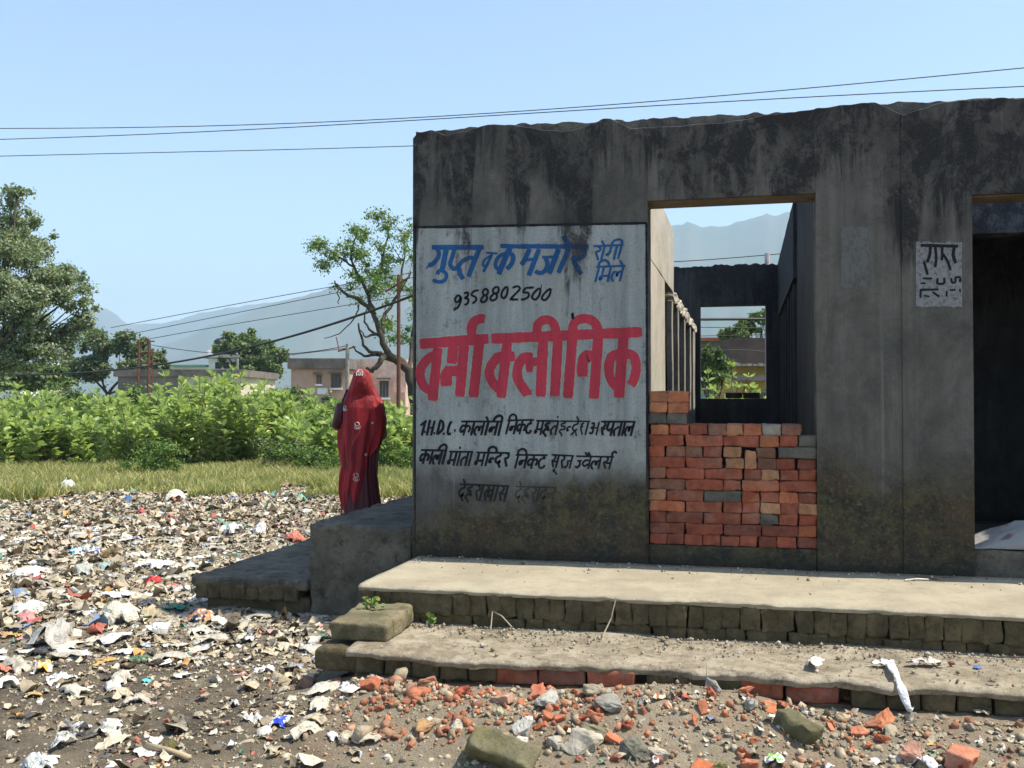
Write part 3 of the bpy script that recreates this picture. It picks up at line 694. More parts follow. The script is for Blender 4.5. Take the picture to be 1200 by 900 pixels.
# ---------------------------------------------------------------- loose bricks stacked in the doorway
stack = tag(empty('brick_stack', (XD0, YF+.02, .125)), 'loose red bricks stacked dry to half the height of the doorway', 'brick stack')
BR = []
for k in range(9):
    P, F = rbox(.232, .114, .0688, .009, (8, 5, 4), .005, 14, 100+k, .004)
    BR.append(me_from('brick', P, F, [M['brick']], True))
for m_ in BR:
    m_.polygons.foreach_set('use_smooth', [True]*len(m_.polygons))
rows = [
 [(75,148),(148,220),(225,297),(298,375),(377,455),(456,530),(535,611),(613,692),(698,782)],
 [(75,223),(228,385),(388,546),(549,703),(705,783)],
 [(75,145),(148,300),(307,460),(463,541),(542,619,'g'),(622,702),(705,783)],
 [(75,225),(229,381),(385,463),(466,541),(543,625,'y'),(627,703),(705,785,'y')],
 [(72,147,'y'),(150,303),(306,462,'g'),(467,542),(545,623),(625,703),(705,783)],
 [(75,227,'d'),(229,383),(387,464),(468,622),(625,783)],
 [(75,145,'d'),(148,304),(308,465),(474,547),(549,625,'y'),(628,704),(706,782)],
 [(73,226),(229,385),(397,475,'y'),(530,608,'d'),(609,690),(703,783)],
 [(72,140),(148,228,'d'),(230,299,'d'),(302,382),(386,462,'y'),(529,611,'d'),(622,783,'g')],
 [(73,221),(228,386),(388,540),(542,620,'o'),(622,700),(705,785,'g')],
 [(80,155,'o'),(163,242),(245,320),(322,400,'d'),(401,473,'y'),(476,550),(552,634,'c'),(636,720,'d')],
 [(73,148,'g'),(150,232,'g')],
 [(75,152,'o'),(152,238,'o')],
 [(75,155,'o'),(153,240,'o')]]
BH = .0697
def bcol(k=None):
    v = random.uniform(.75, 1.15)
    base = {'g': (.11, .105, .085), 'y': (.36, .18, .09), 'd': (.20, .095, .06), 'o': (.38, .14, .065), 'c': (.28, .25, .2)}.get(k, random.choice([(.30, .082, .042), (.25, .068, .038), (.34, .105, .05), (.29, .08, .044), (.21, .065, .04)]))
    return (base[0]*v, base[1]*v, base[2]*v, 1)
def put_brick(parent, me, loc, rot, col, scale=(1, 1, 1), name='brick'):
    o = bpy.data.objects.new(name, me); COL.objects.link(o); o.parent = parent
    o.location = Vector(loc)-parent.location; o.rotation_euler = rot; o.color = col; o.scale = scale; return o
for r_, row in enumerate(rows):
    for bi, bb in enumerate(row):
        a, c = bb[0], bb[1]; k = bb[2] if len(bb) > 2 else None
        X0 = onY(740+a/3.6, 550, YF+.02).x; X1 = onY(740+c/3.6, 550, YF+.02).x; L = X1-X0
        sag = -.012*math.sin(math.pi*min(1, max(0, (a-75)/700)))*0
        z = .127+BH*(r_+.5); y = YF+.018+random.uniform(-.006, .009)
        if L > .17:
            put_brick(stack, random.choice(BR), ((X0+X1)/2, y+.056, z), (random.uniform(-.01, .01), random.uniform(-.012, .012), random.uniform(-.02, .02)), bcol(k), (L/.232, 1, 1.0))
            put_brick(stack, random.choice(BR), ((X0+X1)/2, y+.056+.118, z), (0, random.uniform(-.012, .012), random.uniform(-.02, .02)), bcol(), (L/.235, 1, 1.0))
        else:
            put_brick(stack, random.choice(BR), ((X0+X1)/2, y+.115, z), (0, random.uniform(-.015, .015), math.pi/2+random.uniform(-.03, .03)), bcol(k), (1, L/.114, 1.0))
Xv = onY(740+502/3.6, 500, YF+.02).x
put_brick(stack, BR[0], (Xv, YF+.018+.115, .127+BH*8), (0, math.pi/2, math.pi/2), bcol('y'), (1, .97, 1)) if 0 else None
vb = put_brick(stack, BR[1], (Xv, YF+.13, .127+BH*8.0-.012), (0, 0, math.pi/2), bcol('y'), (1, .6, 1.6))
# a few bricks lying on the rear window ledge
led = tag(empty('brick_row', (wx0+.45, YB+.1, zs)), 'dark bricks lying on the ledge of the rear window', 'bricks')
for i, px in enumerate((860, 880.5)):
    X0 = onY(px, 466, YB+.08).x
    put_brick(led, BR[i], (X0, YB+.08, zs+.04), (0, 0, .05*i), (.05, .035, .03, 1), (.9, 1, 1))

# pale pipe standing behind the rear wall
pp = onY(899, 306, YB+.5)
mb = MB(); mb.tube([(pp.x, YB+.5, 1.2), (pp.x, YB+.5, onY(899, 297, YB+.5).z)], .034, 10)
tag(mb.build('pipe', flat('pinkish_pipe', (.62, .5, .47), .6)), 'pale pinkish pipe standing up behind the rear wall', 'pipe')

# ---------------------------------------------------------------- platform, step, plinth
XPL = -2.135
plat = tag(empty('platform', (0, 5.25, 0)), 'long sunlit cement platform with a brick edge in front of the building', 'platform')
def edge_slab(name, mat, x0, x1, yf, yb, ztop, th, parent, amp=.02, seed=0, step=.025, wob=None, ny_=10, top_amp=.004):
    xs = np.arange(x0, x1+step, step); V = []; F = []
    ys = None; rowsn = 0
    prof = [(-.0, -th), (-.012, -th*.5), (-.008, -.012), (.012, -.001), (.05, 0)]
    ypts = list(np.linspace(.09, yb-yf, ny_))
    for x in xs:
        e = amp*float(n2(x, seed, 2.2, 4, seed))+.4*amp*float(n2(x, seed, 15, 3, seed+1)); dz = (wob(x) if wob else 0)
        col = []
        for a, b_ in prof:
            q = .008*float(n2(x, b_*30+a*20, 11, 3, seed+5)); col.append((x, yf+e+a+q, ztop+b_+dz+(.5*q if b_ > -th*.9 else 0)))
        for a in ypts:
            col.append((x, yf+a+e*(1-a/(yb-yf)), ztop+dz+top_amp*float(n2(x, a, 3.5, 4, seed+7))))
        col.append((x, yb, ztop-th)); V += col
    k = len(prof)+len(ypts)+1
    for i in range(len(xs)-1):
        for j in range(k-1): a = i*k+j; F.append((a, a+k, a+k+1, a+1))
    F += [tuple(range(k)), tuple((len(xs)-1)*k+j for j in range(k-1, -1, -1))]
    o = link(name, me_from(name, V, F, [mat], True), parent)
    if parent: o.location = -Vector(parent.location)
    return o
edge_slab('slab', M['slab'], XPL, XE+.6, 5.25, YF-.001, 0, .035, plat, .016, 3)
EB = []
for k in range(8):
    P, F = rbox(.092, .2, .128, .013, (4, 4, 6), .009, 12, 200+k, .006)
    EB.append(me_from('brick', P, F, [M['rendered']], True))
LB = []
for k in range(5):
    P, F = rbox(.096, .2, .088, .012, (4, 4, 4), .008, 12, 240+k, .005)
    LB.append(me_from('brick', P, F, [M['rendered']], True))
x = XPL+.05; i = 0
while x < XE+.5:
    wd = random.uniform(.88, 1.1)
    put_brick(plat, EB[i % 8], (x, 5.25+.103+.014*float(n2(x, 3, 2.2, 4, 3))+random.uniform(-.008, .006), -.092), (random.uniform(-.05, .05), random.uniform(-.04, .04), random.uniform(-.05, .05)), (1, 1, 1, 1), (wd, 1, random.uniform(.97, 1.04)))
    x += .0915*wd; i += 1
x = XPL+.12; i = 0
while x < XE+.5:
    wd = random.uniform(.9, 1.12)
    put_brick(plat, LB[i % 5], (x, 5.25+.118+random.uniform(-.01, .006), -.192), (random.uniform(-.04, .04), 0, random.uniform(-.05, .05)), (1, 1, 1, 1), (wd, 1, 1))
    x += .0955*wd; i += 1
for yy in np.arange(5.42, 6.25, .11):       # the left end of the platform
    P, F = rbox(.2, .104, .16, .02, (3, 3, 4), .012, 9, int(yy*100), .004)
    o = link('brick', me_from('brick', P, F, [M['rendered']], True), plat, (XPL+.11, yy-5.25, -.11))
P, F = rbox(.42, .09, .12, .02, (8, 3, 4), .012, 9, 33, .004)
o = link('mortar_lump', me_from('mortar_lump', P, F, [M['rendered']], True), plat, (XPL+.2, .055, -.092))
fill = MB(); fill.box(XPL+.16, XE+.5, 5.37, YF-.01, -.46, -.04); o = fill.build('fill', M['rendered'], plat); o.location = -Vector(plat.location)

stp = tag(empty('step', (0, 4.6, -.2)), 'low broken brick step below the platform, dusty cement on top', 'step')
edge_slab('slab', M['lowslab'], -1.93, XE+.6, 4.6, 5.36, -.2, .04, stp, .055, 13, wob=lambda x: .014*float(n2(x, 1, 1.6, 4, 4)), top_amp=.016)
SB = []
for k in range(8):
    P, F = rbox(.225, .13, .082, .012, (5, 3, 4), .008, 10, 300+k, .003)
    SB.append((me_from('brick', P, F, [M['rendered']], True), me_from('brick', P, F, [M['brick']], True)))
x = -1.82; i = 0
while x < XE+.5:
    px = 600+FOC*((x*math.cos(YAW)+4.6*math.sin(YAW))/(-x*math.sin(YAW)+4.6*math.cos(YAW)))
    redb = (595 < px < 720) or (875 < px < 1000)
    lg = 1. if redb else .62
    put_brick(stp, SB[i % 8][1 if redb else 0], (x, 4.6+.075+.035*float(n2(x, 13, 2.2, 4, 13))+random.uniform(-.008, .012), -.275), (random.uniform(-.05, .05), random.uniform(-.03, .03), random.uniform(-.06, .06)),
              bcol() if redb else (1, 1, 1, 1), (lg, 1, 1.1))
    x += .236*lg; i += 1
x = -1.8
while x < XE+.5:
    put_brick(stp, SB[i % 8][0], (x, 4.6+.1, -.36), (0, 0, random.uniform(-.05, .05)), (1, 1, 1, 1), (1, 1, 1)); x += .24; i += 1
fill = MB(); fill.box(-1.8, XE+.5, 4.72, 5.36, -.47, -.235); o = fill.build('fill', M['rendered'], stp); o.location = -Vector(stp.location)
P, F = rbox(.33, .5, .105, .022, (8, 8, 4), .014, 8, 77, .004)
blk = link('cement_block', me_from('cement_block', P, F, [cement('mossy_block', (.24, .2, .12), (.15, .125, .07), (.05, .045, .025), st=.8, stain=.5, sc=2, mossy=.5)], True), None, (-1.94, 4.98, -.145), (0, 0, .06))
tag(blk, 'short mossy cement block lying on the left end of the step', 'cement block')
P, F = rbox(.3, .24, .11, .02, (8, 8, 4), .016, 8, 78, .004)
blk2 = link('cement_block', me_from('cement_block', P, F, [M['rendered']], True), None, (-2.0, 4.78, -.275), (0.03, 0, .1))
tag(blk2, 'dark broken cement lump under the mossy block at the left end of the step', 'cement block')

def rough_block(name, x0, x1, y0, y1, z0, z1, mat, seed, amp=.02, r=.025, fine=.006, parent=None, label=None, cat=None):
    sx, sy, sz = x1-x0, y1-y0, z1-z0
    P, F = rbox(sx, sy, sz, r, tuple(int(max(3, s/.035)) for s in (sx, sy, sz)), amp, 3.2, seed, fine)
    o = link(name, me_from(name, P, F, [mat], True), parent, ((x0+x1)/2, (y0+y1)/2, (z0+z1)/2))
    if label: tag(o, label, cat)
    return o
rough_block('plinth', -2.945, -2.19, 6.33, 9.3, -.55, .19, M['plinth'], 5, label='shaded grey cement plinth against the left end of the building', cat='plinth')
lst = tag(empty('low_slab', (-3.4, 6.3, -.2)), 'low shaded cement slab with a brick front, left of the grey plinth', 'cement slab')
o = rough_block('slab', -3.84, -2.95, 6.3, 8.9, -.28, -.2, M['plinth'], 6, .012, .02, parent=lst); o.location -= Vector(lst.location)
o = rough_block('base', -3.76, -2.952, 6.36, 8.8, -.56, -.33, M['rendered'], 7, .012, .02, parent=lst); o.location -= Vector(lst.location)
x = -3.76; i = 0
while x < -3.0:
    o = put_brick(lst, EB[i % 8], (x, 6.395, -.30), (random.uniform(-.05, .05), 0, random.uniform(-.05, .05)), (1, 1, 1, 1), (1.1, 1, .9)); x += .098; i += 1
y = 6.5
while y < 8.7:
    o = put_brick(lst, EB[i % 8], (-3.74, y, -.305), (0, random.uniform(-.05, .05), math.pi/2+random.uniform(-.05, .05)), (1, 1, 1, 1), (.98, 1, .82)); y += .104; i += 1

# cloth sack on the sill of the right room
def cloth_mat():
    m, nt_, b = newmat('printed_sack'); n = N(nt_); P = n.obj()
    wv = n.new('ShaderNodeTexWave', wave_type='RINGS'); n.put(wv.inputs[0], P); wv.inputs['Scale'].default_value = 4.5; wv.inputs['Distortion'].default_value = 9.; wv.inputs['Detail'].default_value = 1.
    k = n.math('MULTIPLY', n.rng(wv.outputs[1], .78, .86), n.rng(n.noise(P, 5, 2), .5, .56))
    c = n.mix(k, (.27, .265, .25), (.15, .09, .11)); n.col(b, c); n.bump(b, n.noise(P, 9, 4, .6, 1), .5, .04); return m
sx_, sy_ = 30, 22; V = []; F = []
for j in range(sy_+1):
    for i in range(sx_+1):
        u = i/sx_*2-1; v = j/sy_*2-1; hgt = .135*max(0, 1-abs(u)**1.4)*max(0, 1-v*v)**.6+.015*float(n2(u*2, v*2, 1.7, 3, 5))*(1-u*u)
        V.append((u*.33, v*.22, max(0, hgt)))
for j in range(sy_):
    for i in range(sx_): a = j*(sx_+1)+i; F.append((a, a+1, a+sx_+2, a+sx_+1))
sp = onY(1198, 633, YF+.2)
o = link('cloth_sack', me_from('cloth_sack', V, F, [cloth_mat()], True), None, (XR0+.33, YF+.27, .163))
md = o.modifiers.new('s', 'SOLIDIFY'); md.thickness = .006
tag(o, 'crumpled white sack with faint purple print on the right doorway sill', 'sack')

# ---------------------------------------------------------------- mountains
def range_mesh(name, prof, D, depth, mat, label, seed, rough):
    """a mountain range whose skyline follows prof = [(photo x, photo y)...]; slopes fall towards the viewer"""
    xs = np.linspace(prof[0][0], prof[-1][0], 260); ys = np.interp(xs, [p[0] for p in prof], [p[1] for p in prof])
    K = 26; V = []; 
    for i, px in enumerate(xs):
        r = ray(px, ys[i]); top = Vector((0, 0, EYE))+r*D; base = Vector((0, 0, 0))+Vector((r.x, r.y, 0))*D
        hgt = top.z*(1+.012*float(n2(px, 0, .09, 4, seed)))
        dirx = Vector((r.x, r.y, 0)).normalized()
        for k in range(K):
            t = k/(K-1)                                   # 0 = foot, 1 = crest
            spur = float(n2(px*.02+t*.35, t*.6, 1.2, 4, seed+2))
            q = base-dirx*depth*(1-t)+dirx*spur*depth*.12*math.sin(math.pi*t)
            z = hgt*(t**1.25)*(1+.22*spur*math.sin(math.pi*t))
            V.append((q.x, q.y, z-3))
        q = base+dirx*depth*.6; V.append((q.x, q.y, -5))
    k = K+1; F = [(i*k+j, (i+1)*k+j, (i+1)*k+j+1, i*k+j+1) for i in range(len(xs)-1) for j in range(k-1)]
    return tag(link(name, me_from(name, V, F, [mat], True)), label, kind='structure')
M['mount'] = flat('forested_slope', (.05, .075, .035), .95, (.10, .10, .06), .004)
range_mesh('mountains', [(-700,300),(-500,340),(-350,320),(-120,352),(-30,380),(40,392),(80,376),(100,362),(112,357),(128,362),(150,379),(190,378),(215,372),(245,364),(300,356),(345,350),(420,330),(520,300),(620,292),(700,270),(745,264)], 4300, 1200, M['mount'], 'faint far blue ridge on the left', 3, 1)
range_mesh('mountains', [(60,432),(120,420),(165,410),(190,403),(215,395),(245,380),(280,368),(310,357),(345,348),(375,340),(400,332),(440,318),(500,296),(560,282),(620,270),(690,272),(740,280),(785,264),(797,260),(804,257.5),(812,260),(825,264),(840,265),(850,264),(862,259),(880,254),(905,251),(930,248),(980,247),(1060,256),(1200,300),(1400,340)], 3000, 1300, M['mount'], 'hazy blue mountain ridge behind the building', 8, 1)

# ---------------------------------------------------------------- leaves and trees
def leaf_cloud(centers, radii, n, size, rng, shape='ovate', up=.35, shell=.55, aspect=.55):
    """n leaves through a set of ellipsoids -> vertex and face arrays (two triangles a leaf, folded on the midrib)"""
    centers = np.asarray(centers, float); radii = np.asarray(radii, float)
    vol = np.prod(radii, axis=1)**.75; pick = rng.choice(len(centers), n, p=vol/vol.sum())
    d = rng.normal(size=(n, 3)); d /= np.linalg.norm(d, axis=1, keepdims=True)
    rr = np.abs(rng.normal(size=n)*.42+shell); rr = np.where(rng.random(n) < .3, rng.random(n)**.5, rr)
    P = centers[pick]+d*rr[:, None]*radii[pick]
    nrm = d*.8+rng.normal(size=(n, 3))*.75+np.array([0, 0, up]); nrm /= np.linalg.norm(nrm, axis=1, keepdims=True)
    return leaves_at(P, nrm, size, rng, aspect)
def leaves_at(P, nrm, size, rng, aspect=.55):
    n = len(P); t = rng.normal(size=(n, 3)); a = np.cross(nrm, t); a /= np.linalg.norm(a, axis=1, keepdims=True); b = np.cross(nrm, a)
    s = (size*rng.uniform(.6, 1.25, n))[:, None]; w = s*aspect*.5
    # six points: base, tip, two each side, folded up a little
    f = nrm*w*.35
    V = np.stack([P, P+a*s*.35+b*w+f, P+a*s*.72+b*w*.85+f, P+a*s, P+a*s*.72-b*w*.85+f, P+a*s*.35-b*w+f], 1).reshape(-1, 3)
    i = np.arange(n)[:, None]*6
    F = np.concatenate([i+np.array([[0, 1, 2, 3]]), i+np.array([[0, 3, 4, 5]])], 1).reshape(-1, 4)
    return V, F
def fast_mesh(name, V, F, mat, smooth=False):
    m = bpy.data.meshes.new(name); F = np.asarray(F); k = F.shape[1]
    m.vertices.add(len(V)); m.vertices.foreach_set('co', np.asarray(V, np.float32).ravel())
    m.loops.add(F.size); m.loops.foreach_set('vertex_index', F.ravel().astype(np.int32))
    m.polygons.add(len(F)); m.polygons.foreach_set('loop_start', np.arange(0, F.size, k, dtype=np.int32)); m.polygons.foreach_set('loop_total', np.full(len(F), k, np.int32))
    m.materials.append(mat); m.update(calc_edges=True); m.validate()
    if smooth: m.polygons.foreach_set('use_smooth', [True]*len(m.polygons))
    return m
def limb(mb, a, b_, ra, rb, bend=.12, n=6, k=6):
    a, b_ = Vector(a), Vector(b_); L = (b_-a).length; o = Vector([random.uniform(-1, 1) for _ in range(3)])*bend*L
    pts = [a.lerp(b_, i/k)+o*math.sin(math.pi*i/k)+Vector([random.uniform(-1, 1) for _ in range(3)])*L*.02*(0 < i < k) for i in range(k+1)]
    mb.tube(pts, [ra+(rb-ra)*i/k for i in range(k+1)], n); return pts
def tree(name, base, blobs, trunk_r, nleaf, lsize, mat, label, seed, group=None, cat='tree', shell=.25, sub=16):
    """blobs: (offset, radius) of crown masses; each is broken into clumps so the outline is uneven"""
    rng = np.random.default_rng(seed); random.seed(seed)
    root = tag(empty(name, base), label, cat, group)
    C_, Rr = [], []
    for (c, r) in blobs:
        for _ in range(sub):
            d = rng.normal(size=3); d /= np.linalg.norm(d); rad = np.array(r)
            C_.append(np.array(c)+d*rad*rng.uniform(.1, 1.0)); Rr.append(rad*rng.uniform(.18, .48)*np.array([1., 1., .95]))
    V, F = leaf_cloud(C_, Rr, nleaf, lsize, rng, shell=shell)
    link('crown', fast_mesh('crown', V, F, mat), root)['kind'] = 'stuff'
    mb = MB(); top = Vector(np.mean([b_[0] for b_ in blobs], axis=0)); fork = Vector((top.x*.3, top.y*.3, top.z*.45))
    limb(mb, (0, 0, -.3), fork, trunk_r, trunk_r*.75, .04, 8)
    for (c, r) in blobs:
        p = limb(mb, fork, Vector(c), trunk_r*.4, trunk_r*.1, .1)
    for c in C_[::3]:
        near = min(blobs, key=lambda b_: (Vector(b_[0])-Vector(c)).length)
        limb(mb, fork.lerp(Vector(near[0]), .6), Vector(c), trunk_r*.1, trunk_r*.03, .12, 4, 4)
    mb.build('trunk', M['bark'], root, True)
    return root
def pxtree(name, px, D, ground_z, blobs_px, *a, **k):
    """crown masses given where they stand in the photo, at distance D"""
    b = atD(px, 470, D); base = Vector((b.x, b.y, ground_z)); bl = []
    for (x, y, rx, ry, dd) in blobs_px:
        p = atD(x, y, D+dd)-base; bl.append(((p.x, p.y, p.z), (rx*D/FOC, rx*D/FOC*.9, ry*D/FOC)))
    return tree(name, base, bl, *a, **k)
GZ = -.35
# big airy tree at the left edge
pxtree('broadleaf_tree', -40, 30, GZ, [(-60,330,90,70,0),(-10,270,50,48,0),(25,262,36,36,1),(-5,340,58,50,-1),(52,325,40,34,0),(20,380,55,42,1),(78,348,34,24,0),(100,352,16,13,0),(70,395,34,26,0),(-60,430,80,40,0),(20,225,18,14,0),(5,300,50,45,0),(40,290,38,34,1),(70,322,34,24,0),(40,355,46,36,-1),(95,378,22,20,0),(35,410,50,26,0)],
       .16, 105000, .10, M['leafg'], 'big airy grey-green tree filling the left edge', 11, shell=.1, sub=16)
pxtree('broadleaf_tree', 120, 62, GZ, [(112,418,32,28,0),(150,408,30,18,0),(165,425,25,22,0),(95,430,26,22,0),(185,428,12,22,0)], .2, 26000, .24, M['leaft'], 'rounded green tree behind the twin rusty poles', 12)
pxtree('broadleaf_tree', 292, 75, GZ, [(280,402,26,17,0),(305,415,26,22,0),(318,425,16,20,0),(265,412,16,16,0),(290,430,34,18,0)], .2, 26000, .27, M['leafd'], 'dark rounded tree beside the white house with the tank', 13)
pxtree('broadleaf_tree', 30, 55, GZ, [(10,440,60,16,0),(60,446,40,12,0)], .25, 9000, .26, M['leafd'], 'low dark tree under the big airy tree at left', 14)
# seen through the rear window
pxtree('broadleaf_tree', 885, 47, GZ, [(862,388,14,10,0),(848,394,8,7,0),(880,380,12,9,0),(893,371,14,10,0),(875,392,22,9,0),(915,378,24,20,0)], .16, 12000, .15, M['leafd'], 'dark tree seen through the rear window, right side', 15)
pxtree('broadleaf_tree', 838, 27, GZ, [(830,415,12,12,0),(845,425,16,13,0),(820,425,10,10,0),(835,440,18,10,0),(850,432,10,12,0)], .1, 5000, .10, M['leafd'], 'small dark tree low in the rear window, left side', 16)

# gnarled half-bare tree in front of the pink house
rng = np.random.default_rng(21); random.seed(21); TD = 24.
def tp(cx, cy, dd=0.): return atD(340+cx/2.25, 240+cy/2.25, TD+dd)
b0 = atD(486, 470, TD); gt = tag(empty('gnarled_tree', (b0.x, b0.y, GZ)), 'gnarled half-bare tree with sparse leaves behind the woman', 'tree')
loc = lambda p: p-gt.location
mb = MB()
limbs = [([(335,600,0),(328,500,0),(312,440,0),(285,410,.1),(250,400,.2),(228,392,.2)], .16, .07),
 ([(300,428,0),(262,395,-.2),(240,350,-.3),(222,290,-.2),(205,240,0),(180,190,.1),(168,165,.2)], .095, .022),
 ([(240,350,-.3),(252,290,.2),(285,235,.3),(305,200,.3),(318,175,.2)], .055, .015), ([(222,290,-.2),(190,255,-.4),(155,238,-.5),(125,215,-.5),(118,200,-.5)], .06, .018),
 ([(228,392,.2),(200,380,.4),(186,345,.5),(180,312,.5)], .05, .02), ([(228,392,.2),(205,398,0),(180,390,-.1),(165,372,-.1)], .045, .015),
 ([(262,400,.1),(240,405,-.4),(232,425,-.5),(215,438,-.5),(200,430,-.5)], .09, .035), ([(180,262,-.4),(178,285,-.5),(150,325,-.6),(120,345,-.6),(90,352,-.6)], .022, .008),
 ([(125,215,-.5),(127,240,-.6),(128,262,-.6)], .02, .01), ([(205,240,0),(235,190,.3),(245,130,.4),(262,70,.4),(265,30,.4)], .05, .01),
 ([(180,190,.1),(160,130,0),(172,80,0),(178,60,0)], .035, .008), ([(168,165,.2),(130,140,.1),(95,115,.1),(65,108,.1)], .03, .008), ([(285,235,.3),(300,140,.4),(300,70,.4)], .035, .008),
 ([(240,350,-.3),(210,330,0),(195,300,.2),(205,270,.2)], .04, .012), ([(312,440,0),(320,380,.4),(325,320,.4),(335,260,.4)], .06, .02), ([(225,340,-.3),(200,350,-.6),(185,330,-.7)], .035, .012)]
tips = []
for pts, ra, rb in limbs:
    P = [loc(tp(*p)) for p in pts]; Q = []
    E_ = [2*P[0]-P[1]]+P+[2*P[-1]-P[-2]]
    for i in range(1, len(E_)-2):
        for t in (0, .33, .66):
            a, b_, c, d = E_[i-1], E_[i], E_[i+1], E_[i+2]
            Q.append(.5*((2*b_)+(-a+c)*t+(2*a-5*b_+4*c-d)*t*t+(-a+3*b_-3*c+d)*t**3)+Vector([random.uniform(-1, 1) for _ in range(3)])*.025)
    Q.append(P[-1]); mb.tube(Q, [ra+(rb-ra)*i/(len(Q)-1) for i in range(len(Q))], 7)
cl = [(130,140,34,26),(178,75,26,24),(255,45,26,22),(300,60,26,24),(240,115,26,22),(295,130,30,24),(160,205,36,20),(205,225,30,20),(265,300,24,26),(95,120,26,16),(75,105,14,9),(85,150,14,12),(310,210,24,26),(250,190,30,18),(140,110,20,14),(290,350,20,30),(215,170,20,16),(325,120,20,50),(190,130,14,14),(335,250,20,50)]
C_, Rr = [], []
for cx, cy, rx, ry in cl:
    for _ in range(7):
        p = loc(tp(cx+random.gauss(0, rx*.75), cy+random.gauss(0, ry*.75), random.gauss(0, .45)))
        C_.append(tuple(p)); q = random.uniform(.05, .26); Rr.append((q*1.4, q*1.4, q)); 
        near = loc(tp(cx, cy+18, 0)); limb(mb, near, p, .012, .004, .15, 3, 3)
V, F = leaf_cloud(C_, Rr, 9500, .062, rng, shell=.2, aspect=.6)
link('crown', fast_mesh('crown', V, F, M['leafs']), gt)['kind'] = 'stuff'
mb.build('trunk', M['bark'], gt, True)

# ---------------------------------------------------------------- hedge of milkweed bushes with broad pale leaves
random.seed(5); rng = np.random.default_rng(5)
lv_me = []
for k in range(4):
    V, F = [], []
    for j in range(5):
        t = j/4; wd = .052*math.sin(math.pi*(t*.86+.1))**.7; V += [(-wd, t*.17, .02*(1-abs(2*t-1))-.03*t*t+.012), (0, t*.17, .02*(1-abs(2*t-1))-.03*t*t*(k+1)/2), (wd, t*.17, .02*(1-abs(2*t-1))-.03*t*t+.012)]
    for j in range(4):
        for i in range(2): F.append((j*3+i, j*3+i+1, j*3+i+4, j*3+i+3))
    lv_me.append(me_from('leaf', V, F, [M['leaf']], True))
def bush(base, h, rad, seed, mat, label, group, nst=9, whorls=9, lsize=.15, single=0, name='milkweed_bush', lean=.45, gaps=None):
    rng = np.random.default_rng(seed); random.seed(seed)
    root = tag(empty(name, base), label, 'bush', group); mb = MB(); P = []; Nn = []; far = []
    for s in range(nst):
        a = random.uniform(0, 2*math.pi); rr = rad*math.sqrt(random.random()); tip = Vector((math.cos(a)*rr, math.sin(a)*rr, h*random.uniform(.62, 1.12)*(1-.22*(rr/rad)**2)))
        foot = Vector((math.cos(a)*rr*lean, math.sin(a)*rr*lean, 0))
        pts = limb(mb, foot, tip, .018, .007, .1, 4, 5)
        for k in range(whorls):
            t = .12+.88*((k+random.random()*.5)/whorls); q = foot.lerp(tip, min(1, t)); q = pts[0].lerp(pts[-1], min(1, t))
            m_ = 6 if t > .3 else 4
            for j in range(m_):
                b_ = 2*math.pi*j/m_+k*1.3+random.uniform(-.5, .5); el = random.uniform(-.1, .95) if t < .9 else random.uniform(.5, 1.3)
                dr = np.array([math.cos(b_)*math.cos(el), math.sin(b_)*math.cos(el), math.sin(el)]); P.append(np.array(q)+dr*.02); Nn.append(dr)
    P = np.array(P); dr = np.array(Nn); n = len(P)
    up = np.array([0, 0, 1.])+rng.normal(size=(n, 3))*.35; side = np.cross(dr, up); side /= np.linalg.norm(side, axis=1, keepdims=True); nr = np.cross(side, dr)
    s = (lsize*rng.uniform(.65, 1.25, n))[:, None]; w = s*.25; f = nr*w*.3
    V = np.stack([P, P+dr*s*.3+side*w+f, P+dr*s*.72+side*w*.95+f-nr*s*.03, P+dr*s-nr*s*.1, P+dr*s*.72-side*w*.95+f-nr*s*.03, P+dr*s*.3-side*w+f], 1).reshape(-1, 3)
    i = np.arange(n)[:, None]*6; F = np.concatenate([i+np.array([[0, 1, 2, 3]]), i+np.array([[0, 3, 4, 5]])], 1).reshape(-1, 4)
    link('foliage', fast_mesh('foliage', V, F, mat), root)['kind'] = 'stuff'
    mb.build('stem', M['stem'], root)
    toc = (Vector((0, 0, EYE))-Vector(base)).normalized(); vis = sorted(range(n), key=lambda i: -(toc.x*P[i][0]+toc.y*P[i][1]+.5*P[i][2]))
    for i in vis[:single]:
        d = Vector(dr[i]); u = Vector(nr[i]); sd = d.cross(u).normalized(); u = sd.cross(d)
        mt = Matrix((sd, d, u)).transposed(); e = mt.to_euler(); o = bpy.data.objects.new('leaf', random.choice(lv_me)); COL.objects.link(o); o.parent = root
        o.location = Vector(P[i])+toc*.05; o.rotation_euler = e; q = random.uniform(.85, 1.2); o.scale = (q, q, q)
    return root
def hedge_top(px):
    return float(np.interp(px, [-270,0,60,100,150,200,235,260,290,320,350,380,420,450,483,540], [455,462,470,468,462,450,442,438,446,462,468,470,478,480,478,480]))
sd = 100
front = []
for i, px in enumerate(np.linspace(-270, 640, 26)):
    D = random.uniform(18.2, 19.8); x = px+random.uniform(-10, 10); b = atD(x, 470, D); top = atD(x, hedge_top(x)+random.uniform(4, 30), D).z
    sd += 1; bush((b.x, b.y, GZ), top-GZ, .95, sd, M['leaf'], 'broad-leaved milkweed bush in the front of the hedge', 'milkweed bushes along the front of the hedge', 16, 11, .17, 17)
for i, px in enumerate(np.linspace(-270, 640, 29)):
    D = random.uniform(20.5, 23.5); x = px+random.uniform(-12, 12); b = atD(x, 470, D); top = atD(x, hedge_top(x)+random.uniform(-14, 6), D).z
    sd += 1; bush((b.x, b.y, GZ), top-GZ, 1.1, sd, M['leaf'], 'taller milkweed bush rising behind the front of the hedge', 'milkweed bushes behind the front row', 18, 11, .18)
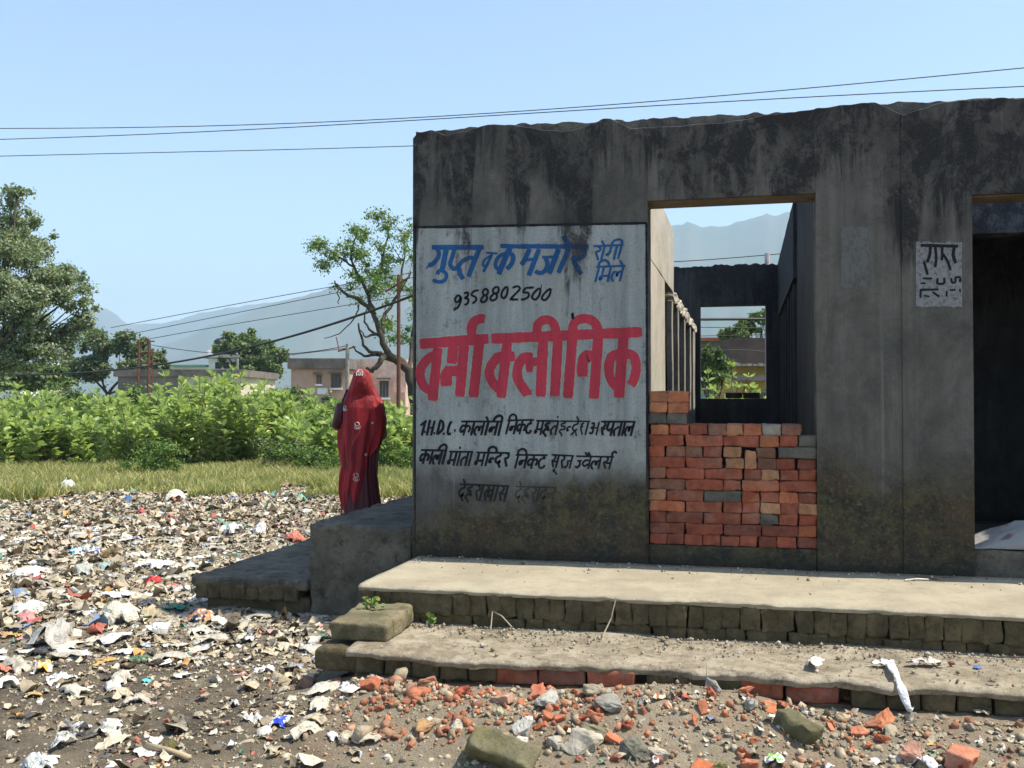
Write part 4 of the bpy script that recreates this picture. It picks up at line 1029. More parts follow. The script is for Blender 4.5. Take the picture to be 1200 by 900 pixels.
# dark shrubs at the back and left
for i, (px, D, top, rx, mat) in enumerate([(20,26,445,60,'leafd'),(80,27,448,45,'leafd'),(-40,25,440,60,'leafd'),(345,27,452,40,'leafd'),(372,30,456,30,'leaft'),(150,28,455,40,'leafd'),(440,27,476,40,'leafd'),(215,29,455,50,'leafd'),(300,31,452,40,'leaft')]):
    b = atD(px, 470, D); r = rx*D/FOC; h = atD(px, top, D).z-GZ
    tree('shrub', (b.x, b.y, GZ), [((0, 0, h*.55), (r, r*.8, h*.42)), ((r*.4, 0, h*.4), (r*.7, r*.6, h*.35)), ((-r*.5, 0, h*.45), (r*.6, r*.6, h*.38))], .05, 9000, .085, M[mat],
         ['dark rounded shrub behind the hedge at the far left','dark shrub behind the hedge under the big airy tree','dark shrub at the left end of the hedge','feathery green shrub behind the hedge, left of the woman','pale green shrub below the pink house','dark shrub below the twin rusty poles','dark shrub behind the hedge, right of the woman','dark shrub in front of the long low house','green shrub below the dark rounded tree'][i], 300+i, None, 'shrub')
# low feathery weeds in front of the hedge, and the plants in front of the rear window
for i, px in enumerate((175, 330, 365, 395, 460, 490)):
    b = atD(px, 470, 17.4+i % 2); tree('weed_clump', (b.x, b.y, GZ), [((0, 0, .35), (.75, .5, .4)), ((.4, 0, .25), (.5, .4, .3))], .012, 4200, .05, M['leaft' if i % 2 else 'leafs'], ['low feathery weed clump before the hedge, under the long low house', 'low feathery weed clump before the hedge, just left of the woman and farther from her', 'low weed clump beside the left shoulder of the woman', 'low weed clump right behind the woman', 'low weed clump between the woman and the painted wall', 'low weed clump half hidden by the painted wall'][i], 400+i, None, 'weeds')
random.seed(9)
for i, (px, py, D) in enumerate([(838,432,15.2),(868,430,14.9),(893,448,14.6),(850,450,14.7),(825,455,15.0),(880,452,15.4)]):
    b = atD(px, 470, D); top = atD(px, py, D).z
    bush((b.x, b.y, GZ), top-GZ, .28, 500+i, M['leaf'], ['tallest left milkweed bush outside the rear window', 'tallest right milkweed bush outside the rear window, above the dark bricks', 'milkweed bush at the right edge of the rear window', 'short milkweed bush in the middle of the rear window', 'short milkweed bush at the left edge of the rear window', 'short milkweed bush behind the dark bricks of the rear window'][i], None, 9, 12, .10, 0)

# ---------------------------------------------------------------- grass
def grass(name, n, area, hmin, hmax, mat, seed, label):
    rng = np.random.default_rng(seed); P = area(rng, n); n = len(P); z = G(P[:, 0], P[:, 1]); a = rng.uniform(0, 2*np.pi, n); h = rng.uniform(hmin, hmax, n)*(1+.5*n2(P[:, 0], P[:, 1], .7, 3, seed)); ln = rng.normal(size=(n, 2))*.45*h[:, None]
    wd = rng.uniform(.006, .014, n); dx, dy = np.cos(a)*wd, np.sin(a)*wd
    B = np.stack([P[:, 0], P[:, 1], z-.02], -1); Mi = B+np.stack([ln[:, 0]*.35, ln[:, 1]*.35, h*.6], -1); T = B+np.stack([ln[:, 0], ln[:, 1], h], -1); W = np.stack([dx, dy, dx*0], -1)
    V = np.stack([B-W, B+W, Mi-W*.7, Mi+W*.7, T], 1).reshape(-1, 3); i = np.arange(n)[:, None]*5
    F = np.concatenate([i+np.array([[0, 1, 3]]), i+np.array([[0, 3, 2]]), i+np.array([[2, 3, 4]])], 1).reshape(-1, 3)
    return tag(link(name, fast_mesh(name, V, F, mat)), label, kind='stuff')
def pxarea(x0, x1, d0, d1, thr=-.35, edge=0):
    def f(rng, n):
        px = rng.uniform(x0, x1, n); D = rng.uniform(d0, d1, n); lat = (px-600)/FOC*D
        X = lat*math.cos(YAW)-D*math.sin(YAW); Y = lat*math.sin(YAW)+D*math.cos(YAW)
        k = n2(X, Y, .6, 3, 77)+.5*n2(X, Y, 3, 2, 78) > thr+np.where(D < d0+edge, 1.1*(1-(D-d0)/max(edge, .01)), 0)
        return np.stack([X[k], Y[k]], -1)
    return f
grass('grass', 170000, pxarea(-300, 700, 13.4, 21, -.75, 3.2), .06, .24, M['grass'], 1, 'dry yellow-green grass strip between the rubbish and the hedge')
grass('grass', 26000, pxarea(150, 345, 10.8, 15, .25, 2.5), .05, .16, M['leafs'], 2, 'green weeds growing through the edge of the rubbish')
grass('grass', 16000, pxarea(800, 1000, 13.6, 20, -.9), .1, .3, M['leafs'], 3, 'weeds outside the rear window')

# ---------------------------------------------------------------- houses
def bxp(name, mat, x0, x1, y0, y1, z0, z1, parent, label=None):
    mb = MB(); mb.box(x0, x1, y0, y1, z0, z1); o = mb.build(name, mat, parent)
    if label: o['label'] = label
    return o
def house(name, px0, px1, D, ztop, depth, mat, label, rot=0.):
    a = atD(px0, 470, D); b = atD(px1, 470, D); wd = (b-a).length; c = (a+b)/2
    root = tag(empty(name, (c.x, c.y, GZ), YAW+rot), label, 'house'); H = ztop-GZ
    return root, wd, H
M['pink'] = flat('pink_plaster', (.52, .35, .27), .9, (.38, .25, .19), .8, .3); M['para'] = flat('stained_parapet', (.2, .17, .15), .9, (.08, .07, .065), 1.6, .3)
M['cream'] = flat('cream_plaster', (.6, .55, .4), .9, (.4, .36, .26), .7); M['white'] = flat('white_paint', (.75, .76, .77), .8, (.6, .62, .64), .8)
M['stainb'] = flat('blackened_plaster', (.12, .11, .1), .9, (.22, .2, .17), .7); M['yellow'] = flat('ochre_plaster', (.42, .3, .08), .9, (.3, .2, .06), .9)
M['tank'] = flat('black_tank', (.02, .02, .022), .45, (.03, .03, .03), 3); M['greenroof'] = flat('green_sheet', (.16, .34, .28), .5, (.12, .28, .22), 2); M['redroof'] = flat('rusted_red_sheet', (.3, .11, .08), .8, (.2, .08, .06), 2)
M['brown'] = flat('dark_tiled_roof', (.09, .065, .055), .9, (.05, .04, .035), 1.5, .4)
# pink house
D = 40; zt = atD(400, 420, D).z; hs, wd, H = house('pink_house', 341, 406, D, zt, 8, None, 'flat-roofed pink house with dark parapet, left of the gnarled tree')
X0, X1 = -wd/2, wd/2; s = FOC/D
bxp('wall', M['pink'], X0, X1, 0, 6, 0, H-.42, hs); bxp('parapet', M['para'], X0-.12, X1+.12, -.14, 6.1, H-.419, H, hs)
def win(px0, px1, py0, py1, parent, X0, pxl, D, y=-.03):
    a = X0+(px0-pxl)*D/FOC; b = X0+(px1-pxl)*D/FOC; z0 = atD(400, py1, D).z-GZ; z1 = atD(400, py0, D).z-GZ
    f = bxp('window', M['para'], a, b, y, y+.12, z0, z1, parent); fr = (b-a)*.09
    bxp('pane', M['glassdark'], a+fr, b-fr, y-.012, y+.05, z0+fr, z1-fr, f); bxp('sill', M['white'], a-.05, b+.05, y-.08, y+.01, z0-.08, z0-.001, f); bxp('shade', M['para'], a-.1, b+.1, y-.3, y+.02, z1+.06, z1+.12, parent)
    for k in (1, 2): xx = a+(b-a)*k/3; bxp('mullion', M['para'], xx-.025, xx+.025, y-.02, y, z0+fr, z1-fr, f)
win(371, 377, 440, 450, hs, X0, 341, D); win(388, 400, 438.5, 454.5, hs, X0, 341, D)
zb = atD(400, 462, D).z-GZ; bxp('sign_board', M['white'], X0+(372-341)*D/FOC, X0+(384-341)*D/FOC, -.06, -.002, zb, zb+.25, hs)
hs2, wd2, H2 = house('pink_house', 407, 474, 42, atD(430, 420, 42).z, 8, None, 'blotched pink and white house wall behind the gnarled tree')
bxp('wall', flat('blotched_plaster', (.62, .5, .42), .9, (.4, .2, .14), 1.3, .3), -wd2/2, wd2/2, .6, 7, 0, H2, hs2); bxp('wall', M['pink'], -wd2/2+1.6, wd2/2, .2, .599, 0, H2*.55, hs2)
win(444, 455, 446, 466, hs2, -wd2/2, 407, 42, .17)
# long low house, white house with tank
D = 55; hl, wl, HL = house('low_house', 138, 282, D, atD(200, 433, D).z, 8, None, 'long low house with stained black parapet behind the hedge')
for (a, b_, mt) in ((138, 208, 'stainb'), (208.3, 282, 'cream')):
    bxp('wall', M[mt], -wl/2+(a-138)*D/FOC, -wl/2+(b_-138)*D/FOC, 0, 8, 0, HL-.4, hl)
bxp('parapet', M['para'], -wl/2-.2, wl/2+.2, -.15, 8.1, HL-.399, HL, hl)
D = 75; hw_, ww, HW = house('white_house', 212, 280, D, atD(240, 414.5, D).z, 8, None, 'white house with a black roof tank and green sheet roof')
bxp('wall', M['white'], -ww/2+2.1, ww/2, 0, 7, 0, HW-.35, hw_); bxp('roof', M['white'], -ww/2+1.4, ww/2+.2, -.4, 7.2, HW-.3, HW-.05, hw_); bxp('stair_room', M['white'], -ww/2+1.7, -ww/2+3.9, 1, 4, HW-.049, HW+.35, hw_)
mb = MB(); ct = Vector((-ww/2+2.35, 2, HW+.36)); mb.tube([ct, ct+Vector((0, 0, .75)), ct+Vector((0, 0, .95))], [.45, .45, .2], 14); mb.build('water_tank', M['tank'], hw_, True)
mb = MB(); ct = Vector((-ww/2+3.3, 2, HW+.36)); mb.tube([ct, ct+Vector((0, 0, .65)), ct+Vector((0, 0, .82))], [.4, .4, .2], 14); mb.build('water_tank', M['tank'], hw_, True)
bxp('green_roof', M['greenroof'], -ww/2-2.2, -ww/2+2, -.5, 6, HW-1.0, HW-.85, hw_); bxp('wall', M['white'], -ww/2-2, -ww/2+2.099, 0, 5.9, 0, HW-1.01, hw_)
for i, pxx in enumerate((252, 262, 270)):
    a = -ww/2+(pxx-212)*D/FOC; bxp('window', M['glassdark'], a, a+.45, -.03, .05, HW-1.15, HW-.65, hw_)
# whitish flat building under the big tree
hz, wz, HZ = house('distant_house', 2, 22, 80, atD(10, 437, 80).z, 6, None, 'small pale house with a water tank under the big airy tree')
bxp('wall', M['white'], -wz/2, wz/2, 0, 6, 0, HZ, hz); bxp('roof', M['para'], -wz/2-.2, wz/2+.2, -.2, 6.2, HZ+.001, HZ+.2, hz)
mb = MB(); mb.tube([(wz/2+3, 0, 0), (wz/2+3, 0, HZ+.4), (wz/2+3, 0, HZ+.8)], [.5, .5, .2], 12); mb.build('water_tank', M['cream'], hz)
# through the rear window: ochre shop, dark roofs
D = 36; hy, wy, HY = house('ochre_house', 862, 935, D, atD(880, 397, D).z, 8, None, 'dark-roofed ochre house seen through the rear window')
bxp('wall', M['yellow'], -wy/2, wy/2, 0, 5, 0, HY-1.0, hy); bxp('roof', M['brown'], -wy/2-.3, wy/2+.3, -.5, 5.2, HY-1.0+.001, HY, hy)
bxp('balcony', M['para'], -wy/2-.1, wy/2+.1, -.7, -.001, HY-1.55, HY-1.36, hy); bxp('shutter', M['para'], -wy/2+.5, -wy/2+1.7, -.04, -.002, .1, HY-1.9, hy)
for k in range(12): bxp('edge_tile', M['fin'], -wy/2-.3+k*.2, -wy/2-.13+k*.2, -.58, -.501, HY-1.02, HY-.93+random.uniform(-.02, .03), hy)
bxp('awning', M['para'], -wy/2+.4, wy/2, -.9, -.702, HY-1.98, HY-1.92, hy)
D = 48; hr, wr_, HR = house('red_roofed_house', 800, 847, D, atD(830, 397, D).z, 8, None, 'dark house with a faded red roof edge seen through the rear window')
bxp('wall', M['stainb'], -wr_/2, wr_/2, 0, 5, 0, HR-.12, hr); bxp('roof', M['redroof'], -wr_/2-.2, wr_/2+.3, -.4, 5, HR-.119, HR+.04, hr); bxp('window', M['white'], wr_/2-.35, wr_/2-.05, -.04, -.002, HR-.65, HR-.3, hr)
D = 30; hg, wg, HG = house('teal_shed', 812, 836, D, atD(824, 446, D).z, 4, None, 'small pale teal shed low in the rear window')
bxp('wall', flat('teal_paint', (.2, .36, .36), .8), -wg/2, wg/2, 0, 3, 0, HG, hg); bxp('roof', M['white'], -wg/2-.1, wg/2+.1, -.2, 3.1, HG+.001, HG+.1, hg); bxp('window', M['glassdark'], 0.02, .3, -.03, -.002, HG-.4, HG-.12, hg)

# ---------------------------------------------------------------- poles and wires
def pole(name, px, pytop, D, r, mat, label, cat='pole', extra=None, group=None):
    b = atD(px, 470, D); root = tag(empty(name, (b.x, b.y, GZ)), label, cat, group); mb = MB(); h = atD(px, pytop, D).z-GZ
    mb.tube([(0, 0, -.3), (0, 0, h*.5), (0, 0, h)], [r*1.1, r, r*.9], 8); mb.build('post', mat, root, False)
    return root, h
r_, h = pole('steel_pole', 467, 322, 21, .045, M['rust'], 'thin rusty red steel pole standing left of the painted wall')
mb = MB(); mb.tube([(-.3, 0, h-.35), (.25, 0, h-.05)], .025, 5); mb.build('bracket', M['rust'], r_)
r_, h = pole('utility_pole', 407, 403, 34, .075, M['pole'], 'slim concrete pole standing in front of the pink house', 'utility pole')
mb = MB(); mb.tube([(-.35, 0, h-.25), (.3, 0, h-.1)], .03, 5); mb.build('crossarm', M['rust'], r_); mb = MB(); mb.tube([(-.3, 0, h-.25), (-.42, 0, h+.25)], .02, 4); mb.build('bracket', M['rust'], r_)
b = atD(168, 470, 45); tw = tag(empty('twin_pole', (b.x, b.y, GZ), YAW), 'pair of rusty poles joined by a crossarm, standing behind the hedge', 'utility pole')
h = atD(168, 398, 45).z-GZ
for xx, hh in ((-.2, h-.05), (.26, h), (.42, h-.4)):
    mb = MB(); mb.tube([(xx-.05, 0, -.3), (xx, 0, hh)], [.07, .06] if xx < .4 else [.02, .02], 6); mb.build('post', M['rust'], tw)
for zz in (h-.1, h-.6, h-1.1): mb = MB(); mb.tube([(-.32, 0, zz), (.5, 0, zz+.03)], .035, 5); mb.build('crossarm', M['rust'], tw)
r_, h = pole('utility_pole', 278, 420, 62, .09, M['pole'], 'pale pole beside the white house with the tank', 'utility pole')
def wire(pts, D0, D1, r, label, n=40, group=None, name='wire'):
    pts = [(p[0], p[1]) for p in pts]; xs = np.linspace(pts[0][0], pts[-1][0], n)
    # smooth curve through the given points
    P = np.array(pts, float); c = np.polyfit(P[:, 0], P[:, 1], min(len(P)-1, 5)); ys = np.polyval(c, xs)
    mb = MB(); mb.tube([atD(x, y, D0+(D1-D0)*i/(n-1)) for i, (x, y) in enumerate(zip(xs, ys))], r, 4)
    return tag(mb.build(name, M['wire'], None), label, 'wire', group)
wire([(-500,149),(-60,151),(0,150),(350,143),(600,133),(900,106),(1200,80),(1700,30)], 30, 17, .011, 'thin overhead wire, highest of the three above the building')
wire([(-500,170),(-60,165),(0,163),(350,149),(480,142),(620,131.5),(900,117),(1200,101),(1700,66)], 30, 17, .011, 'thin overhead wire crossing just above the roof edge')
wire([(-500,188),(-60,184.5),(0,183),(240,177.5),(483,171),(1200,138)], 30, 24, .011, 'lowest thin overhead wire, passing behind the building corner')
wire([(-300,418),(-40,438),(90,436),(170,430),(230,421),(300,405),(350,391),(415,371),(470,352),(520,332),(700,250)], 48, 12, .03, 'thick sagging black cable strung from the left to the rusty pole', 60, None, 'cable')
for i, (pts, lab) in enumerate([([(130,384),(300,352),(400,334),(700,286)], 'thin wire rising across the hills, topmost left of the tree'), ([(150,392),(280,366),(400,342),(700,282)], 'second thin wire crossing the hills left of the tree'), ([(170,398),(290,377),(380,362),(700,306)], 'third thin wire crossing the hills left of the tree'),
   ([(176,404),(240,413),(300,416),(407,405)], 'slack wire between the twin poles and the slim concrete pole'), ([(280,424),(340,416),(407,408)], 'short wire ending at the slim concrete pole')]):
    wire(pts, 44, 34, .014, lab)
for pts, D0, r, lab in [([(780,307),(860,302),(920,297),(960,294)], 26, .012, 'thin wire across the hills seen above the rear wall'), ([(800,374.5),(860,374),(930,374)], 21, .03, 'thick black cable crossing the top of the rear window'),
   ([(800,383),(860,384),(930,384)], 24, .009, 'thin wire below the thick cable in the rear window'), ([(800,394),(860,393),(930,391)], 24, .009, 'thin wire at the roof line in the rear window'), ([(800,417),(860,410),(930,418)], 24, .008, 'lowest thin wire in the rear window')]:
    wire(pts, D0, D0, r, lab)

# ---------------------------------------------------------------- rubbish: what nobody could count
def pieces(name, P, size, rng, kind, cols, mat, label, lift=.3, flatness=.35, asp=(.5, 1.)):
    """many crumpled scraps (kind 'sheet') or angular stones (kind 'stone') as one mesh with its own colours"""
    n = len(P)
    if kind == 'sheet':
        g = 4; u, v = np.meshgrid(np.linspace(-.5, .5, g), np.linspace(-.5, .5, g)); u = u.ravel(); v = v.ravel(); k = g*g
        T = np.zeros((n, k, 3)); T[..., 0] = u; T[..., 1] = v*rng.uniform(*asp, (n, 1))
        T[..., :2] += rng.normal(size=(n, k, 2))*.10; T[:, [0, 3, 12, 15], :2] *= rng.uniform(.45, .95, (n, 4, 1)); curl = rng.normal(size=(n, 1))*.6; T[..., 2] = curl*(u**2)+rng.normal(size=(n, k))*.10+rng.normal(size=(n, 1))*u*v*.7
        F0 = np.array([[j*g+i, j*g+i+1, (j+1)*g+i+1, (j+1)*g+i] for j in range(g-1) for i in range(g-1)])
    else:
        c = np.array([[-1,-1,-1],[1,-1,-1],[1,1,-1],[-1,1,-1],[-1,-1,1],[1,-1,1],[1,1,1],[-1,1,1]])*.5; k = 8
        T = c[None]*rng.uniform(.5, 1., (n, 1, 3))+rng.normal(size=(n, 8, 3))*.13; T[:, 4:, :2] *= rng.uniform(.45, .95, (n, 1, 1))
        F0 = np.array([[0,3,2,1],[4,5,6,7],[0,1,5,4],[1,2,6,5],[2,3,7,6],[3,0,4,7]])
    az = rng.uniform(0, 2*np.pi, n); tl = rng.normal(size=n)*flatness; ta = rng.uniform(0, 2*np.pi, n)
    def rot(T, ang, ax):
        c, s = np.cos(ang)[:, None], np.sin(ang)[:, None]; a, b = [(1, 2), (2, 0), (0, 1)][ax]; R_ = T.copy(); R_[..., a] = T[..., a]*c-T[..., b]*s; R_[..., b] = T[..., a]*s+T[..., b]*c; return R_
    T = rot(T, tl, 0); T = rot(T, rng.normal(size=n)*flatness, 1); T = rot(T, az, 2)
    T = T*np.asarray(size)[:, None, None]+np.stack([P[:, 0], P[:, 1], G(P[:, 0], P[:, 1])+np.asarray(size)*lift*rng.uniform(0, 1, n)], -1)[:, None]
    Fa = (np.arange(n)[:, None, None]*k+F0[None]).reshape(-1, 4)
    me = fast_mesh(name, T.reshape(-1, 3), Fa, mat)
    cc = np.asarray(cols); pk = rng.choice(len(cc), n, p=None if cc.shape[1] == 3 else cc[:, 3]/cc[:, 3].sum()); c = cc[pk, :3]*rng.uniform(.7, 1.15, (n, 1))
    rgba = np.concatenate([np.repeat(c, k, 0), np.ones((n*k, 1))], 1); at = me.color_attributes.new('col', 'FLOAT_COLOR', 'POINT'); at.data.foreach_set('color', rgba.astype(np.float32).ravel())
    return tag(link(name, me), label, kind='stuff')
LC = [(.60,.54,.41,24),(.50,.43,.31,28),(.72,.70,.63,8),(.40,.33,.225,20),(.25,.20,.13,14),(.10,.08,.055,11),(.55,.45,.28,5),(.45,.10,.07,1.6),(.12,.22,.4,1.2),(.1,.3,.22,1.4),(.6,.32,.08,1.5),(.55,.3,.3,1.5),(.06,.06,.07,4),(.5,.55,.6,4)]
def outside(P):
    x, y = P[:, 0], P[:, 1]
    return ~((x > -3.9) & (y > 6.25) & (y < 13.4)) & ~((x > -2.25) & (y > 4.55) & (y < 13.4))
def field(rng, n, x0, x1, d0, d1, dens):
    px = rng.uniform(x0, x1, n); D = np.sqrt(rng.uniform(d0*d0, d1*d1, n)); lat = (px-600)/FOC*D
    X = lat*math.cos(YAW)-D*math.sin(YAW); Y = lat*math.sin(YAW)+D*math.cos(YAW); P = np.stack([X, Y], -1)
    k = (rng.random(n) < dens(X, Y, px, D)) & outside(P); return P[k], D[k]
def d_left(X, Y, px, D):
    patch = .55+.6*n2(X, Y, .8, 3, 31)+.3*n2(X, Y, 3, 2, 32)
    far = sm(5.3, 6.8, D+.35*n2(X, Y, 1.2, 3, 33)); near = .28+.6*sm(-.1, .5, n2(X, Y, 1.1, 3, 36))*sm(500, 250, px)
    return np.clip((near+(1-near)*far)*np.clip(patch, .12, 1)*sm(480, 330, px+.0*D+np.where(D > 7.2, -200, 0))*sm(16.6, 14.0, D+1.0*n2(X, Y, .5, 3, 34)), 0, 1)
rng = np.random.default_rng(61)
P, Dd = field(rng, 200000, -320, 600, 3.7, 16.5, d_left)
pieces('litter', P, np.clip(rng.lognormal(-3.5, .62, len(P)), .010, .15)*np.where(Dd < 6, .8, 1.), rng, 'sheet', LC, M['litter'], 'mass of torn plastic, paper and rags covering the ground', .3, .2)
P, Dd = field(rng, 50000, -320, 1500, 3.6, 9, lambda X, Y, px, D: .8-.2*sm(5, 8, D))
pieces('gravel', P, np.clip(rng.lognormal(-4.75, .5, len(P)), .004, .028), rng, 'stone', [(.40,.32,.21,8),(.29,.23,.155,7),(.48,.41,.30,2),(.16,.13,.09,3),(.36,.16,.09,.6)], M['bits'], 'gravel, crumbs of earth and brick grit on the ground', .25, .6)
def d_rub(X, Y, px, D):
    d = np.abs(Y-4.32); return np.clip((1-d/.5), 0, 1)*sm(-2.2, -1.5, X)*np.where(X > .8, .55, 1)
P, Dd = field(rng, 7000, 350, 1500, 3.7, 4.9, d_rub)
pieces('rubble', P, np.clip(rng.lognormal(-4.3, .55, len(P)), .005, .045), rng, 'stone', [(.46,.17,.08,4),(.36,.14,.07,2),(.46,.37,.25,9),(.34,.27,.18,6),(.52,.46,.35,2)], M['bits'], 'small brick and mortar rubble banked along the broken step', .35, .6)
P, Dd = field(rng, 1500, 400, 740, 4.2, 4.8, lambda X, Y, px, D: np.clip(1.15-np.abs(px-540)/150, 0, 1)*sm(-.3, .3, n2(X, Y, 2.5, 3, 91))*.55)
pieces('brick_rubble', P, np.clip(rng.lognormal(-4.0, .6, len(P)), .008, .07), rng, 'stone', [(.40,.135,.07,5),(.32,.11,.06,4),(.46,.24,.15,2),(.42,.34,.24,3)], M['bits'], 'crushed red brick heaped under the left part of the step', .35, .6)
P, Dd = field(rng, 6000, 380, 1500, 3.6, 5, lambda X, Y, px, D: .10+.25*sm(800, 1100, px))
pieces('litter', P, np.clip(rng.lognormal(-3.7, .5, len(P)), .012, .06), rng, 'sheet', LC, M['litter'], 'small scraps of paper and plastic among the rubble', .3, .4)
# grit and dust on the step and in the corners
n = 2400; X = rng.uniform(-1.9, 2.6, n); Y = 5.22-rng.exponential(.16, n)
P = np.stack([X, np.clip(Y, 4.66, 5.2)], -1)
def on_level(o, z):
    me = o.data; a = np.zeros(len(me.vertices)*3, np.float32); me.vertices.foreach_get('co', a); a = a.reshape(-1, 3); g = G(a[:, 0], a[:, 1]); a[:, 2] += z-g; me.vertices.foreach_set('co', a.ravel()); me.update()
o = pieces('grit', P, np.clip(rng.lognormal(-5.2, .6, n), .003, .024), rng, 'stone', [(.4,.35,.26,5),(.28,.24,.17,6),(.46,.43,.37,2),(.34,.13,.08,.5)], M['bits'], 'grit lying on the dusty low step', .3, .6); on_level(o, -.196)
n = 420; P = np.stack([rng.uniform(-2.1, 2.6, n), np.clip(6.28-rng.exponential(.12, n), 5.3, 6.28)], -1)
o = pieces('grit', P, np.clip(rng.lognormal(-4.7, .5, n), .004, .02), rng, 'stone', [(.5,.46,.38,5),(.2,.17,.12,3)], M['bits'], 'grit lying on the platform at the foot of the wall', .3, .6); on_level(o, .002)

# ---------------------------------------------------------------- rubbish: pieces one can tell apart
random.seed(31)
def crumple(seed, n=9, asp=.7, amp=.16, solid=.0035, lump=0.):
    """a crumpled sheet, or with lump > 0 a scrunched bag; about one unit across"""
    rng = np.random.default_rng(seed); u, v = np.meshgrid(np.linspace(-.5, .5, n), np.linspace(-.5, .5, n)); V = np.stack([u, v*asp, u*0], -1).reshape(-1, 3)
    th = np.arctan2(V[:, 1]/asp, V[:, 0]); V[:, :2] *= (1+.16*np.sin(3*th+seed)+.1*np.sin(7*th+2*seed))[:, None]*np.where(np.hypot(V[:, 0], V[:, 1]/asp) > .5, .86, 1)[:, None]
    S = np.stack([V[:, 0]*3, V[:, 1]*3, V[:, 0]*0+seed], -1)
    ridged = 1-2*np.abs(fbm(S*1.4, 3, seed)); V[:, 2] = amp*ridged+amp*.6*fbm(S*2.6, 2, seed+3)
    rr = np.hypot(V[:, 0], V[:, 1]/asp)*2; V[:, 2] = V[:, 2]*(1-.5*np.clip(rr, 0, 1))+lump*np.sqrt(np.clip(1-rr**2, 0, 1)); V[:, :2] += .07*np.stack([vnoise(S*4, seed+7), vnoise(S*4, seed+8)], -1)
    V[:, 2] -= V[:, 2].min()*.6
    F = np.array([[j*n+i, j*n+i+1, (j+1)*n+i+1, (j+1)*n+i] for j in range(n-1) for i in range(n-1)])
    m = len(V); lo = V.copy(); lo[:, 2] -= .014; V2 = np.concatenate([V, lo]); F2 = np.concatenate([F, F[:, ::-1]+m])
    ring = [i for i in range(n)]+[i*n+n-1 for i in range(1, n)]+[(n-1)*n+i for i in range(n-2, -1, -1)]+[i*n for i in range(n-2, 0, -1)]
    sidef = np.array([[ring[(k+1) % len(ring)], ring[k], ring[k]+m, ring[(k+1) % len(ring)]+m] for k in range(len(ring))])
    return V2, np.concatenate([F2, sidef])
def litter_set(mat, smooth, ks):
    r = []
    for k in ks:
        V, F = crumple(k, 8, random.uniform(.45, .95), random.uniform(.04, .12), lump=(.0 if k % 2 else random.uniform(.08, .22))); r.append(me_from('scrap', V, F, [mat], smooth))
    return r
PL = litter_set(M['plastic'], True, range(10)); PA = litter_set(M['paper'], False, range(10, 18))
def stone_mesh(seed, mat, sx, sy, sz, r=.01, amp=.02):
    rng = np.random.default_rng(seed); bm = bmesh.new()
    pts = rng.uniform(-.5, .5, (16, 3))*[sx, sy, sz]; 
    for p in pts: bm.verts.new(p)
    bmesh.ops.convex_hull(bm, input=bm.verts); bmesh.ops.delete(bm, geom=[v for v in bm.verts if not v.link_faces], context='VERTS')
    bmesh.ops.bevel(bm, geom=list(bm.edges), offset=.035*max(sx, sy), segments=1, affect='EDGES'); bmesh.ops.triangulate(bm, faces=bm.faces[:]); bmesh.ops.subdivide_edges(bm, edges=bm.edges[:], cuts=2, use_grid_fill=True)
    for v in bm.verts: n_ = fbm(np.array([v.co])*6/max(sx, sy)+seed, 4, seed)[0]; v.co += v.co.normalized()*n_*.065*max(sx, sy)
    me = bpy.data.meshes.new('stone'); bm.to_mesh(me); bm.free(); me.materials.append(mat); return me
ST = [stone_mesh(k, M['rubble'], 1, random.uniform(.6, .9), random.uniform(.45, .75)) for k in range(10)]
HB = []
for k in range(5):
    P, F = rbox(1, .55, .38, .05, (9, 6, 5), .05, 3.2, 700+k, .014); HB.append(me_from('brick_piece', P, F, [M['rubble']], True))
def place(name, me, px, py, size, col, label, cat, group=None, flat_=.15, lift=0., scale=None, rz=None, surf=None):
    p = onG(px, py) if surf is None else onZ(px, py, surf); D = math.hypot(p.x, p.y); s = size*D/FOC if size > 1 else size
    o = bpy.data.objects.new(name, me); COL.objects.link(o); o.location = p+Vector((0, 0, lift*s)); sc = scale or (1, 1, 1); o.scale = (s*sc[0], s*sc[1], s*sc[2])
    o.rotation_euler = (random.gauss(0, flat_), random.gauss(0, flat_), random.uniform(0, 6.28) if rz is None else rz); o.color = (*col, 1)
    return tag(o, label, cat, group)
def sheet_one(seed, asp, amp, lump, n=14, mat=None, smooth=True):
    V, F = crumple(seed, n, asp, amp, lump=lump); return me_from('scrap', V, F, [mat or M['plastic']], smooth)
